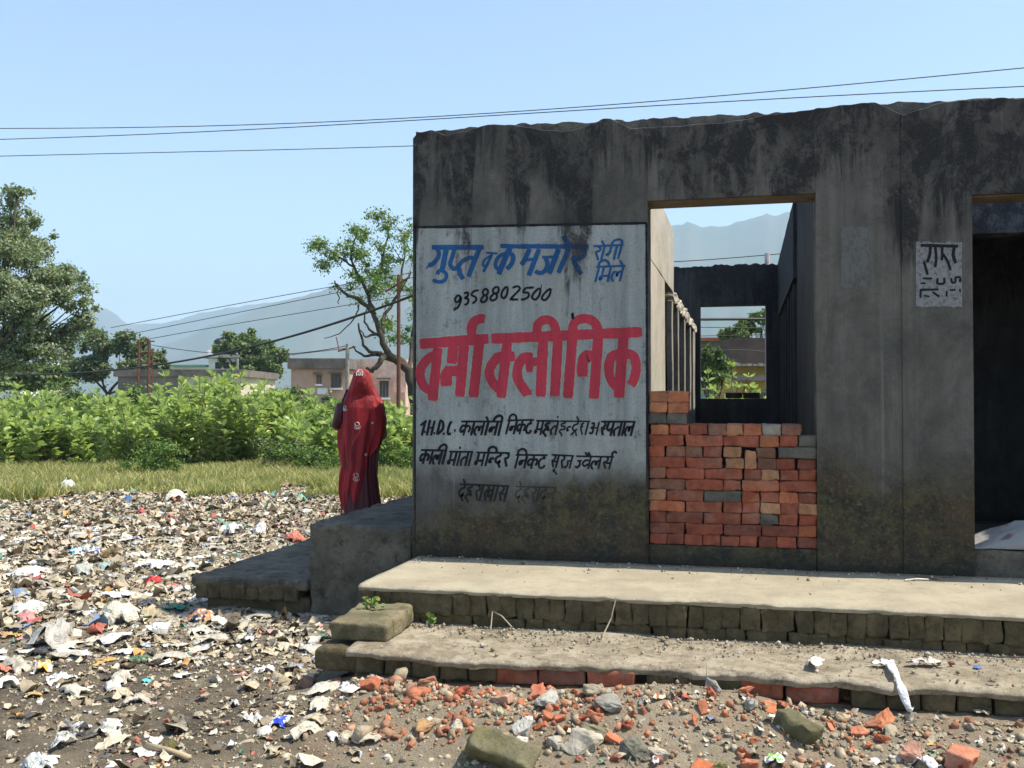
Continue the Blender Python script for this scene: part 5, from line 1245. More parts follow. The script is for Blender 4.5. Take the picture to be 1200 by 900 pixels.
FE = [ # name, px, py, size(px), colour, label, cat, mesh kind, aspect, amp, lump
 ('plastic_bag',180,679,18,(.6,.02,.02),'bright red crumpled plastic bag in the rubbish left of the low slab','plastic bag','pl',.8,.25,.35),
 ('wrapper',203,684,24,(.55,.16,.12),'red and white torn wrapper right beside the bright red bag','wrapper','pl',.5,.2,.1),
 ('plastic_sheet',214,674,18,(.62,.72,.68),'pale sheet with green edge just above the red wrapper','plastic sheet','pl',.6,.2,.1),
 ('cloth',203,709,34,(.02,.17,.10),'dark green cloth lying beside the low slab','cloth','pl',.5,.15,.12),
 ('plastic_bag',172,706,26,(.04,.045,.05),'black plastic bag left of the dark green cloth','plastic bag','pl',.6,.2,.3),
 ('snack_bag',238,721,34,(.30,.17,.08),'orange and black printed snack bag at the foot of the low slab','snack bag','bag',.9,.12,.42),
 ('plastic_cup',259,728,16,(.6,.62,.64),'clear crumpled plastic beside the printed snack bag','plastic','pl',.8,.3,.3),
 ('paper_sheet',183,732,34,(.78,.78,.76),'bright white torn sheet left of the printed snack bag','paper sheet','pa',.6,.2,.1),
 ('plastic_tray',258,738,22,(.7,.66,.58),'flat cream tray in front of the low slab','tray','pa',.4,.05,.0),
 ('plastic_bag',91,645,22,(.06,.30,.38),'teal plastic bag with blue print in the middle of the rubbish','plastic bag','pl',.8,.25,.3),
 ('plastic_bag',110,645,16,(.10,.12,.45),'blue and white plastic bag right of the teal one','plastic bag','pl',.8,.3,.3),
 ('plastic_bag',32,721,36,(.55,.24,.22),'faded pink plastic bag near the left edge of the photo','plastic bag','pl',.5,.15,.15),
 ('plastic_sheet',62,742,66,(.42,.40,.36),'large crumpled translucent grey sheet at the left','plastic sheet','pl',.6,.3,.3),
 ('plastic_bag',30,712,36,(.60,.59,.55),'grey-white crumpled bag above the faded pink bag','plastic bag','pl',.7,.3,.3),
 ('plastic_bag',140,719,46,(.56,.52,.42),'bulging cream plastic bag left of the white torn sheet','plastic bag','pl',.7,.25,.42),
 ('wrapper',51,780,26,(.75,.34,.06),'orange and white wrapper at the lower left','wrapper','pl',.7,.25,.3),
 ('plastic_bag',20,779,38,(.42,.38,.30),'dull grey-brown bag left of the orange wrapper','plastic bag','pl',.7,.25,.4),
 ('cardboard',40,808,30,(.48,.33,.13),'tan flattened cardboard piece at the lower left','cardboard','pa',.5,.1,.05),
 ('cardboard',122,770,28,(.55,.32,.10),'orange-brown folded cardboard strip','cardboard','pa',.4,.15,.05),
 ('cloth',163,768,36,(.10,.17,.09),'dull green knotted cloth left of centre of the rubbish','cloth','pl',.4,.2,.12),
 ('plastic_bag',140,793,36,(.50,.45,.36),'beige rounded sack above its grey neighbour','plastic bag','pl',.5,.15,.35),
 ('plastic_bag',139,812,34,(.48,.42,.30),'tan rounded sack with a twisted neck','plastic bag','pl',.7,.15,.42),
 ('paper_sheet',160,818,22,(.42,.38,.31),'grey upright scrap leaning on the tan rounded sack','paper sheet','pl',1.3,.3,.3),
 ('cup',172,796,11,(.1,.6,.62),'small turquoise plastic lid','lid','pl',1.,.1,.2),
 ('paper_sheet',95,848,32,(.66,.68,.74),'white sheet with a blue edge at the lower left','paper sheet','pa',.45,.25,.1),
 ('plastic_bag',128,850,34,(.40,.38,.32),'grey crumpled bag right of the blue-edged sheet','plastic bag','pl',.8,.25,.3),
 ('plastic_bag',75,865,40,(.45,.45,.40),'pale grey-green bag at the lower left','plastic bag','pl',.6,.25,.25),
 ('plastic_bag',45,893,50,(.50,.52,.50),'pale grey-white bag at the bottom left corner','plastic bag','pl',.6,.25,.3),
 ('bottle_shard',198,871,30,(.09,.08,.015),'olive green curved shard on dark soil','shard','pl',.5,.05,.3),
 ('paper_scrap',136,892,26,(.66,.64,.56),'square off-white paper scrap at the bottom edge','paper','pa',.8,.06,.02),
 ('paper_scrap',160,889,14,(.65,.26,.26),'small pink paper scrap beside the off-white one','paper','pa',.8,.2,.1),
 ('paper_scrap',309,781,32,(.72,.70,.66),'bright white folded paper on bare earth','paper','pa',.7,.25,.1),
 ('packet',330,840,34,(.12,.16,.55),'blue and white torn packet on the dark soil','packet','pl',.6,.15,.15),
 ('plastic_strip',298,838,34,(.72,.68,.60),'twisted white strip left of the blue packet','strip','pl',.3,.35,.1),
 ('rag',357,850,42,(.50,.46,.36),'beige rag right of the blue packet','rag','pl',.5,.25,.2),
 ('rag',375,822,38,(.52,.48,.38),'ribbed cream rag above the beige one','rag','pl',.7,.2,.25),
 ('flattened_sack',424,833,60,(.40,.36,.28),'flattened grey-brown sack below the brick rubble','sack','pa',.45,.12,.08),
 ('plastic_piece',275,824,20,(.45,.45,.46),'clear twisted plastic piece on bare earth','plastic','pl',.5,.4,.2),
 ('foam_piece',389,862,20,(.78,.77,.73),'white foam lump on the dark soil','foam','pl',.6,.1,.4),
 ('plastic_sheet',80,574,26,(.55,.55,.52),'white upright torn sheet at the far edge of the rubbish','plastic sheet','pl',.8,.45,.5),
 ('cloth',150,584,20,(.03,.12,.28),'dark blue cloth at the far edge of the rubbish','cloth','pl',.5,.2,.3),
 ('plastic_bag',205,582,24,(.68,.64,.52),'cream rounded bag at the far edge, before the grass','plastic bag','pl',.7,.2,.5),
 ('plastic_bag',352,585,14,(.08,.42,.30),'small green bag on the far rubbish','plastic bag','pl',.7,.3,.4),
 ('wrapper',165,600,13,(.55,.06,.08),'small red wrapper near the far edge','wrapper','pl',.8,.3,.4),
 ('cloth',225,625,30,(.55,.24,.08),'orange-brown cloth in the middle distance of the rubbish','cloth','pl',.35,.2,.1),
 ('rag',345,627,40,(.55,.15,.09),'long red-orange rag by the edge of the low slab','rag','pl',.3,.3,.1),
 ('paper_scrap',105,620,30,(.70,.69,.64),'long white paper strip in the middle of the rubbish','paper','pa',.3,.2,.1),
 ('plastic_bag',275,622,22,(.68,.67,.62),'clear white bag left of the long red-orange rag','plastic bag','pl',.9,.3,.5),
 ('plastic_bag',305,620,26,(.72,.71,.67),'white bag just left of the long red-orange rag','plastic bag','pl',.6,.3,.4),
 ('plastic_bag',128,694,34,(.75,.74,.70),'large flat white plastic bag left of the bright red bag','plastic bag','pl',.5,.2,.15),
 ('plastic_bag',98,669,24,(.40,.42,.37),'grey-green plastic bag below the teal bag','plastic bag','pl',.7,.3,.4),
 ('plastic_bag',125,664,22,(.33,.42,.38),'dull green-grey bag right of the grey-green one','plastic bag','pl',.8,.3,.4),
 ('cup',8,800,24,(.75,.73,.70),'white broken cup at the left edge','cup','pl',.9,.2,.5),
 ('plastic_bag',5,782,30,(.6,.2,.12),'red and cream wrapper at the left edge','wrapper','pl',.6,.25,.2),
 ('paper_scrap',70,790,34,(.70,.70,.69),'white crumpled paper right of the tan cardboard','paper','pl',.5,.25,.1),
 # right side
 ('paper_scrap',955,770,42,(.68,.62,.56),'crumpled cream paper on the low step','paper','step',.45,.15,.1),
 ('paper_scrap',1035,773,34,(.66,.65,.62),'white paper bits at the top of the hanging strip','paper','step',.4,.25,.1),
 ('paper_scrap',1085,771,40,(.55,.5,.44),'dull paper scraps on the step right of the hanging strip','paper','step',.35,.25,.1),
 ('lid',1145,781,9,(.03,.12,.45),'small blue lid on the low step','lid','step',.8,.1,.3),
 ('wrapper',918,814,18,(.25,.55,.06),'bright green wrapper below the broken step','wrapper','pl',.5,.2,.2),
 ('wrapper',908,862,30,(.22,.48,.12),'green and white torn wrapper beside the mossy stone','wrapper','pl',.7,.35,.2),
 ('paper_scrap',868,797,20,(.5,.55,.46),'folded pale paper tucked under the edge of the step','paper','pa',.9,.3,.3),
 ('rag',768,884,26,(.6,.6,.62),'white twisted rag between grey stones','rag','pl',.35,.4,.2),
 ('paper_scrap',890,893,12,(.6,.3,.42),'tiny pink paper scrap near the bottom edge','paper','pa',.8,.3,.2),
 ('paper_scrap',970,888,14,(.72,.71,.74),'small white scrap near the bottom edge','paper','pa',.7,.3,.2),
 ('plastic_bag',1087,894,38,(.74,.73,.72),'white crumpled bag at the bottom right between bricks','plastic bag','pl',.6,.25,.3),
 ('cardboard',1150,824,44,(.36,.32,.24),'tattered grey-brown cardboard at the right','cardboard','pa',.45,.2,.05),
 ('paper_scrap',1145,863,16,(.68,.67,.64),'small white paper strip at the lower right','paper','pa',.35,.15,.1),
 ('paper_scrap',620,838,20,(.70,.62,.52),'curved cream potsherd in the rubble','potsherd','pa',.6,.2,.2),
 ('plastic_piece',404,803,16,(.62,.63,.72),'clear plastic strip stuck in the brick rubble','plastic','pl',.5,.4,.3)]
def printed(name, a, b_, sc):
    m, nt_, b = newmat(name); n = N(nt_); P = n.obj(); k = n.rng(n.noise(P, sc, 3, .6), .5, .53); k2 = n.rng(n.noise(P, sc*1.7, 2, .5), .56, .58)
    c = n.mix(k, a, b_); n.col(b, n.mix(k2, c, (.6, .58, .52))); b.inputs['Roughness'].default_value = .4; return m
for i, (nm, px, py, s, c, lab, cat, kd, asp, amp, lump) in enumerate(FE):
    mt = M['paper'] if kd == 'pa' else M['plastic']; me = sheet_one(900+i, asp, amp*.55, lump*.8, 14, mt, kd != 'pa')
    if 'snack' in nm: me.materials[0] = printed('snack_print', (.42,.17,.05), (.03,.035,.05), 3.5)
    if nm == 'packet': me.materials[0] = printed('packet_print', (.03,.06,.42), (.75,.76,.8), 2.6)
    if nm == 'wrapper' and 'white' in lab: me.materials[0] = printed('wrapper_print', c, (.72,.7,.66), 3.)
    if 'blue' in lab and nm == 'plastic_bag': me.materials[0] = printed('bag_print', c, (.7,.74,.76), 2.4)
    place(nm, me, px, py+s*.2, s, c, lab, cat, surf=-.195 if kd == 'step' else None)
# hanging white strip over the edge of the step
mb = MB(); A = onZ(1042, 777, -.18); Bp = onG(1068, 826); e1 = Vector((onY(1056, 800, 4.53).x, 4.53, -.20)); e2 = Vector((e1.x+.03, 4.5, -.29))
pts = [A, A.lerp(e1, .6)+Vector((0, 0, .015)), e1, e2, Bp+Vector((0, 0, .01))]
for i in range(len(pts)-1):
    for j in range(4):
        pass
Vs = []; K = 16
for i in range(K+1):
    t = i/K*(len(pts)-1); k = min(int(t), len(pts)-2); p = pts[k].lerp(pts[k+1], t-k)
    for j in range(4): Vs.append(p+Vector(((j-1.5)*(.010+.003*math.sin(i*.9)), .003*math.sin(i*1.3+j), .003*math.sin(i*1.7+j*2.1)+.004*(j % 2))))
Fs = [(i*4+j, i*4+j+1, (i+1)*4+j+1, (i+1)*4+j) for i in range(K) for j in range(3)]
o = link('plastic_strip', me_from('plastic_strip', Vs, Fs, [M['plastic']], True)); o.color = (.78, .77, .76, 1); md = o.modifiers.new('s', 'SOLIDIFY'); md.thickness = .0015
tag(o, 'long white plastic strip hanging over the edge of the low step', 'plastic strip')
# stick, twigs on the platform
p0, p1 = onG(172, 879), onG(222, 893)
mb = MB(); mb.tube([p0+Vector((0, 0, .02)), p0.lerp(p1, .5)+Vector((0, .004, .022)), p1+Vector((0, 0, .018))], [.014, .012, .012], 8)
tag(mb.build('stick', flat('bamboo_stick', (.42, .33, .2), .7, (.3, .22, .13), 12), None, True), 'pale bamboo stick lying on the dark soil at the bottom left', 'stick')
for (a, b_, lab, c, r) in (((1060,680),(1088,679),'thin pale wood splinter at the foot of the right pier',(.6,.57,.5),.006), ((1072,676),(1108,681),'dark twig beside the pale splinter at the foot of the pier',(.12,.09,.06),.004)):
    q0, q1 = onZ(*a, .008), onZ(*b_, .008); mb = MB(); mb.tube([q0, q0.lerp(q1, .5)+Vector((0, 0, .006)), q1], r, 5); tag(mb.build('twig', flat('twig', c), None), lab, 'twig')
for (pts, lab) in ((((575,738,5.1,-.19),(577,716,5.2,-.1),(588,722,5.15,-.13),(600,735,5.05,-.18)), 'bent dry stalk sticking out of the platform edge'), (((722,700,5.2,-.02),(716,725,5.18,-.1),(706,746,5.1,-.19)), 'thin dry root hanging down the platform edge')):
    P = [onY(a, b_, c) for a, b_, c, d in pts]; mb = MB(); mb.tube(P, .0035, 4); tag(mb.build('dry_stalk', flat('dry_stalk', (.42, .36, .25)), None), lab, 'stalk')
# rubble one can pick up
SF = [ # px, py, size, colour, label, cat, brick?
 (432,803,24,(.45,.13,.06),'orange half brick leading the rubble at the left','half brick',1),(516,790,18,(.40,.10,.05),'upright red brick corner standing on the rubble','brick piece',0),(538,790,14,(.42,.14,.08),'small red brick bit right of the upright corner','brick piece',0),
 (540,812,26,(.40,.11,.06),'broad red brick chunk in the middle of the rubble','brick piece',0),(392,800,22,(.24,.12,.08),'dark brown brick piece at the left of the rubble','brick piece',0),(359,800,26,(.30,.17,.11),'dusty brown brick piece below the mossy block','brick piece',1),
 (500,803,26,(.34,.16,.09),'flat dusty brick flake in the rubble','brick piece',0),(499,835,24,(.38,.22,.10),'tan sandstone flake below the brick rubble','stone',0),(630,812,24,(.46,.15,.08),'tilted brick piece under the broken step','brick piece',1),
 (589,820,24,(.44,.26,.18),'pinkish brick piece with a pale face','brick piece',1),(586,835,18,(.50,.46,.28),'pale yellowish stone chip','stone',0),(535,850,20,(.52,.48,.38),'square cream stone on the soil','stone',0),(566,856,18,(.20,.10,.07),'dark red brick bit above the mossy brick','brick piece',0),
 (589,884,74,(.14,.125,.06),'whole mossy olive brick at the bottom centre','brick',1),(685,868,50,(.46,.41,.32),'large pale lump of old mortar right of the mossy brick','concrete lump',0),(651,860,30,(.40,.37,.30),'grey mortar lump left of the large pale one','concrete lump',0),
 (610,850,30,(.45,.43,.38),'knobbly white-grey mortar lump in the rubble','concrete lump',0),(640,824,34,(.44,.42,.36),'round grey-white mortar lump under the step','concrete lump',0),(697,840,34,(.16,.15,.09),'dark mossy stone with a hollow','stone',0),
 (742,876,46,(.17,.16,.12),'dark rough boulder near the bottom, right of centre','boulder',0),(772,868,26,(.42,.37,.29),'smooth tan stone right of the dark boulder','stone',0),(818,850,34,(.46,.14,.06),'large upright orange brick half in the right rubble','half brick',1),
 (842,852,24,(.22,.20,.08),'mossy stone right of the upright orange half','stone',0),(877,857,24,(.44,.16,.09),'red brick piece between two mossy stones','brick piece',0),(902,828,24,(.50,.18,.08),'bright orange brick flake in the right rubble','brick piece',0),
 (880,834,24,(.38,.37,.32),'grey mortar lump beside the bright orange flake','concrete lump',0),(936,850,46,(.11,.10,.05),'dark mossy brick half in the right rubble','half brick',1),(1004,816,32,(.42,.12,.06),'square red brick half against the step','half brick',1),
 (1032,846,28,(.50,.19,.09),'pointed orange brick chunk on open ground at right','brick piece',0),(1070,886,34,(.38,.20,.14),'rounded pinkish brick at the bottom right','brick piece',0),(1128,889,44,(.42,.16,.09),'long brick piece at the bottom right','brick piece',1),
 (1018,871,14,(.42,.15,.08),'small red bit near the bottom right','brick piece',0),(805,862,20,(.42,.14,.08),'thin red splinter left of the upright orange half','brick piece',0),(770,845,22,(.34,.13,.08),'brown-red brick chip above the smooth tan stone','brick piece',0),
 (728,796,20,(.46,.17,.08),'orange chip lying on the rubble mound under the step','brick piece',0),(875,812,18,(.44,.16,.08),'orange chip near the green wrapper','brick piece',0),(785,800,16,(.40,.15,.08),'small orange chip on the mound','brick piece',0),
 (715,828,34,(.30,.28,.24),'grey crumbling mortar lump on the mound','concrete lump',0),(690,812,28,(.30,.26,.19),'earthy lump left on the mound','concrete lump',0),(1005,858,22,(.46,.17,.09),'flat orange brick flake right of the mossy half','brick piece',0),
 (835,830,24,(.28,.26,.22),'grey stone above the upright orange half','stone',0),(655,836,16,(.42,.14,.07),'small red brick chip by the round mortar lump','brick piece',0),(470,790,16,(.42,.13,.07),'small red chip at the back of the rubble','brick piece',0),(560,795,14,(.44,.14,.07),'small red chip under the brick edge of the step','brick piece',0)]
for i, (px, py, s, c, lab, cat, br) in enumerate(SF):
    me = random.choice(HB) if br else random.choice(ST); nm = {'half brick': 'half_brick', 'brick piece': 'brick_piece', 'stone': 'stone', 'concrete lump': 'mortar_lump', 'boulder': 'boulder', 'brick': 'loose_brick'}[cat]
    if cat != 'brick piece' and cat != 'half brick' and not br:
        c = tuple(x*.9 for x in c)
    place(nm, me, px, py+s*.12, s*1.08, c, lab, cat, None, .3, .12, None, .08 if s > 60 else None)
# the many alike ones: each its own object
def scatter(cnt, fn, meshes, name, cols, smin, smax, label, cat, group, x0, x1, d0, d1, dens, flat_=.25, lift=.02, seed=1):
    rng = np.random.default_rng(seed); P, Dd = field(rng, cnt*60, x0, x1, d0, d1, dens); P = P[:cnt]
    for (x, y) in P:
        o = bpy.data.objects.new(name, random.choice(meshes)); COL.objects.link(o); s = random.uniform(smin, smax)*random.uniform(.7, 1.1); o.location = (x, y, float(G(x, y))+lift*s)
        o.scale = (s, s, s*random.uniform(.7, 1.2)); o.rotation_euler = (random.gauss(0, flat_), random.gauss(0, flat_), random.uniform(0, 6.28)); c = random.choice(cols); v = random.uniform(.75, 1.15); o.color = (c[0]*v, c[1]*v, c[2]*v, 1)
        tag(o, label, cat, group)
dl = lambda X, Y, px, D: d_left(X, Y, px, D)
WC = [(.66,.64,.58),(.72,.71,.68),(.55,.50,.40),(.45,.41,.33),(.60,.58,.54)]
scatter(150, None, PL, 'plastic_scrap', WC, .11, .30, 'crumpled pale plastic scrap in the rubbish', 'plastic scrap', 'pale plastic scraps in the rubbish', -30, 440, 4.4, 11, dl, .12, .02, 71)
scatter(70, None, PA, 'paper_scrap', [(.62,.58,.48),(.5,.44,.33),(.42,.35,.24),(.68,.66,.6)], .08, .20, 'torn buff paper or card scrap in the rubbish', 'paper scrap', 'buff paper scraps in the rubbish', -30, 440, 4.0, 10, dl, .1, .02, 72)
scatter(22, None, PL, 'dark_scrap', [(.04,.04,.045),(.09,.08,.06),(.06,.07,.05)], .09, .2, 'black or dark brown plastic scrap in the rubbish', 'plastic scrap', 'dark plastic scraps in the rubbish', -30, 440, 4.4, 11, dl, .12, .02, 73)
scatter(80, None, ST+HB, 'brick_bit', [(.42,.13,.06),(.36,.10,.05),(.46,.17,.085)], .026, .075, 'small angular red brick bit lying in the rubble by the step', 'brick bit', 'red brick bits along the step', 370, 1200, 3.8, 4.9, lambda X, Y, px, D: d_rub(X, Y, px, D)*np.where(px < 740, 1, .3)*np.where(px > 420, 1, .4), .5, .1, 74)
scatter(60, None, ST, 'mortar_bit', [(.40,.37,.30),(.30,.26,.2),(.5,.47,.41)], .025, .07, 'small grey mortar bit lying in the rubble by the step', 'mortar bit', 'grey mortar bits along the step', 370, 1200, 3.8, 4.8, d_rub, .5, .1, 75)
scatter(26, None, ST+HB, 'brick_bit', [(.42,.14,.08),(.34,.2,.13)], .03, .06, 'red brick bit lying on the bare earth left of the step', 'brick bit', 'brick bits on the bare earth', 60, 380, 4.2, 6., lambda X, Y, px, D: .3, .5, .2, 76)
# small weeds on the step
for i, (px, py, z) in enumerate(((507,731,-.19),(468,723,-.19),(431,713,-.09),(441,714,-.09),(1097,752,-.19),(580,803,-.36))):
    p = onZ(px, py, z); V, F = leaves_at(np.array([p])+np.random.default_rng(i).normal(size=(14, 3))*[.012, .012, .02]+[0, 0, .025], np.random.default_rng(i+50).normal(size=(14, 3))+[0, 0, 1.], .03, np.random.default_rng(i+9))
    tag(link('seedling', fast_mesh('seedling', V, F, M['leafs'])), ['tiny green seedling on the step, right of the mossy block','tiny seedling in the corner behind the mossy block','tiny seedling on the left of the mossy block top','tiny seedling on the right of the mossy block top','tiny green sprout at the platform foot near the right','tiny sprout in the rubble below the step'][i], 'seedling')

# ---------------------------------------------------------------- the woman in the red sari, seen from behind
WP = atD(423, 470, 8.9); WX, WY, WZ = WP.x, WP.y, -.2
wom = tag(empty('person', (WX, WY, WZ), YAW), 'woman seen from behind in a red sari, veil over her head, on the shaded slab', 'person')
SCL = 8.9/FOC/4.5                            # one pixel of the 4.5x crop in metres
zc = lambda cy: (470-(420+cy/4.5))*8.9/FOC+EYE-WZ      # crop y -> height above her feet
xc = lambda cx: (cx/4.5+380-423)*8.9/FOC               # crop x -> across
def capsule(bm, a, b_, ra, rb, seg=12, rings=5):
    a, b_ = Vector(a), Vector(b_); d = b_-a; L = d.length; q = d.to_track_quat('Z', 'Y'); vs = []
    prof = [(ra*math.sin(t), -ra*math.cos(t)) for t in np.linspace(0.01, math.pi/2, rings)]+[(rb*math.sin(t), L-rb*math.cos(t)) for t in np.linspace(math.pi/2, math.pi-.01, rings)]
    for r, z in prof: vs.append([bm.verts.new(a+q @ Vector((r*math.cos(2*math.pi*k/seg), r*math.sin(2*math.pi*k/seg), z))) for k in range(seg)])
    for i in range(len(vs)-1):
        for k in range(seg): bm.faces.new((vs[i][k], vs[i][(k+1) % seg], vs[i+1][(k+1) % seg], vs[i+1][k]))
    bm.faces.new(vs[0][::-1]); bm.faces.new(vs[-1])
def ellip(bm, c, r, rot=None, seg=20):
    m = Matrix.Translation(Vector(c)) @ (rot or Matrix.Identity(4)) @ Matrix.Diagonal((r[0], r[1], r[2], 1)); bmesh.ops.create_uvsphere(bm, u_segments=seg, v_segments=seg//2+2, radius=1, matrix=m)
bm = bmesh.new(); HT = 1.50; hx = xc(197); hz_ = HT-.12      # head centre; she faces away (+Y)
ellip(bm, (hx, -.005, hz_+.03), (.074, .092, .088)); ellip(bm, (hx, .035, hz_-.035), (.058, .062, .075))          # skull, jaw
capsule(bm, (hx, .097, hz_+.01), (hx, .118, hz_-.022), .008, .014)                                                 # nose
ellip(bm, (hx, .093, hz_-.055), (.024, .012, .009)); ellip(bm, (hx, .085, hz_-.088), (.02, .016, .016))            # lips, chin
for s in (-1, 1):
    ellip(bm, (hx+s*.074, .0, hz_-.005), (.010, .02, .032)); ellip(bm, (hx+s*.03, .092, hz_+.038), (.022, .010, .006)); ellip(bm, (hx+s*.029, .083, hz_+.015), (.014, .010, .009))  # ears, brows, eyes
    ellip(bm, (hx+s*.04, .065, hz_-.02), (.024, .026, .026))
capsule(bm, (hx, -.02, hz_-.05), (hx*.6, -.03, 1.2), .05, .055)
for (z, rx, ry) in ((1.19, .15, .07), (1.1, .155, .09), (.98, .135, .09), (.9, .15, .10), (.8, .165, .115)): ellip(bm, (0, 0, z), (rx, ry, .10))
for s in (-1, 1):
    ellip(bm, (s*.06, .07, 1.1), (.06, .05, .06))
    capsule(bm, (s*.08, 0, .78), (s*.085, .02, .42), .088, .056); capsule(bm, (s*.085, .02, .42), (s*.085, -.01, .09), .052, .036); capsule(bm, (s*.085, -.03, .04), (s*.09, .12, .025), .034, .026)
    ellip(bm, (s*.165, 0, 1.19), (.05, .05, .055))
sh = Vector((-.165, 0, 1.19)); el_ = Vector((xc(68), -.03, zc(360))); wr = Vector((xc(100), .12, zc(330)+.05))
capsule(bm, sh, el_, .044, .036); capsule(bm, el_, wr, .036, .025)
sh2 = Vector((.165, 0, 1.19)); el2 = Vector((.2, .03, .93)); wr2 = Vector((.08, .17, .95)); capsule(bm, sh2, el2, .044, .036); capsule(bm, el2, wr2, .036, .025)
def hand(bm, w, d, up, side):
    d, up = d.normalized(), up.normalized(); s = d.cross(up).normalized()*side; rot = Matrix((s, d, s.cross(d))).transposed().to_4x4()
    ellip(bm, w+d*.045, (.037, .048, .015), rot)
    for k, (o, L) in enumerate(((-.027, .068), (-.009, .078), (.009, .072), (.026, .056))):
        a = w+d*.08+s*o; b1 = a+d*L*.42-up*.008; c1 = b1+(d*.55-up*.8).normalized()*L*.34; e1 = c1+(d*-.1-up).normalized()*L*.28
        capsule(bm, a-d*.012, b1, .0088, .0082, 8, 3); capsule(bm, b1, c1, .0082, .0076, 8, 3); capsule(bm, c1, e1, .0076, .0066, 8, 3)
    t0 = w+d*.025-s*.03; t1 = t0-s*.022+d*.025-up*.008; t2 = t1+d*.03-up*.012+s*.006; capsule(bm, t0, t1, .012, .010, 8, 3); capsule(bm, t1, t2, .010, .008, 8, 3)
hand(bm, wr, Vector((.35, .2, .75)), Vector((.2, 1, -.1)), 1); hand(bm, wr2, Vector((-1, .25, .1)), Vector((0, 1, .2)), -1)
me = bpy.data.meshes.new('body'); bm.to_mesh(me); bm.free()
ms, nt_, b = newmat('brown_skin'); n = N(nt_); n.col(b, n.mix(n.rng(n.noise(n.pos(), 30, 4), .4, .6), (.28, .15, .095), (.22, .115, .07))); b.inputs['Roughness'].default_value = .55; b.inputs['Subsurface Weight'].default_value = .1; me.materials.append(ms)
body = link('body', me, wom); md = body.modifiers.new('r', 'REMESH'); md.mode = 'VOXEL'; md.voxel_size = .0055; md.use_smooth_shade = True
md = body.modifiers.new('s', 'SMOOTH'); md.iterations = 4; md.factor = .5
# hair
bm = bmesh.new(); ellip(bm, (hx, -.018, hz_+.042), (.079, .090, .084)); ellip(bm, (hx, -.06, hz_-.03), (.045, .045, .045)); me = bpy.data.meshes.new('hair'); bm.to_mesh(me); bm.free(); me.materials.append(flat('black_hair', (.012, .01, .009), .45)); me.polygons.foreach_set('use_smooth', [True]*len(me.polygons)); link('hair', me, wom)

def silk(name, a, b_, tr, folds=26., sheen=.08):
    m = bpy.data.materials.new(name); m.use_nodes = True; t = m.node_tree; t.nodes.clear(); n = N(t); o = n.new('ShaderNodeOutputMaterial'); b = n.new('ShaderNodeBsdfPrincipled'); T = n.new('ShaderNodeBsdfTranslucent'); mx = n.new('ShaderNodeMixShader')
    P = n.obj(); c = n.mix(n.rng(n.noise(n.mapv(P, (1, 1, .3)), 8, 4, .6), .4, .62), a, b_); n.put(b.inputs['Base Color'], c); b.inputs['Roughness'].default_value = .55; b.inputs['Sheen Weight'].default_value = sheen
    n.put(T.inputs[0], tuple(min(1, x*1.5) for x in a)+(1,)); mx.inputs[0].default_value = tr
    n.bump(b, n.math('ADD', n.noise(n.mapv(P, (1, 1, .22)), folds, 5, .65, .6), n.math('MULTIPLY', n.noise(P, 220, 2), .08)), .8, .035)
    t.links.new(b.outputs[0], mx.inputs[1]); t.links.new(T.outputs[0], mx.inputs[2]); t.links.new(mx.outputs[0], o.inputs[0]); return m
M['veil'] = silk('red_veil', (.40, .004, .011), (.25, .003, .008), .17); M['sari'] = silk('maroon_sari', (.11, .005, .011), (.07, .004, .009), .08, 16); M['sleeve'] = silk('blouse', (.09, .006, .014), (.06, .005, .011), .02)
M['silver'] = flat('silver_embroidery', (.62, .55, .52), .5, (.5, .42, .4), 60)
def prof(tbl): return lambda z: tuple(np.interp(z, [t[0] for t in tbl][::-1], [t[i] for t in tbl][::-1]) for i in (1, 2, 3, 4))
# rows: height, left, right, back depth (towards camera), front depth
def row(cy, l, r, db, df): return (zc(cy), xc(l), xc(r), db, df)
vt = prof([row(54,186,208,.02,.02), row(58,174,222,.06,.06), row(64,164,232,.085,.08), row(75,157,240,.11,.10), row(100,150,248,.125,.115), row(130,140,256,.13,.12), row(165,126,268,.12,.11), row(195,112,285,.10,.07), row(225,98,304,.12,.09), row(260,90,316,.13,.11), row(320,84,325,.13,.13),
           row(380,82,322,.13,.13), row(450,82,306,.135,.12), row(510,90,286,.14,.12), row(560,98,280,.145,.12), row(620,86,268,.145,.13), row(700,84,240,.14,.13), row(790,98,215,.13,.12), row(850,108,190,.13,.12), row(900,112,180,.13,.12)])
st_ = prof([row(240,110,290,.09,.08), row(380,95,300,.10,.10), row(450,100,285,.115,.11), row(520,105,278,.13,.11), row(600,105,276,.135,.12), row(700,100,286,.14,.13), row(790,98,300,.15,.14), row(860,96,308,.16,.15), row(945,96,312,.165,.16)])
def surf(pf, th, z, fold, seed, kf):
    l, r, db, df = pf(z); cx = (l+r)/2; hw = (r-l)/2; c, s = math.cos(th), math.sin(th)
    d = df if s > 0 else db; low = min(1, max(0, (1.45-z)/.5))
    f = fold*low*(math.sin(kf*th+2.2*z*seed+3*math.sin(3*z+seed))*.6+.4*math.sin(kf*1.9*th-3*z+seed)+.7*math.sin(kf*.55*th+5*z))
    e = 1+f; pw = .85
    x = cx+hw*e*math.copysign(abs(c)**pw, c)*(1 if abs(c) < .999 else 1); y = d*e*math.copysign(abs(s)**pw, s); return Vector((x, y, z))
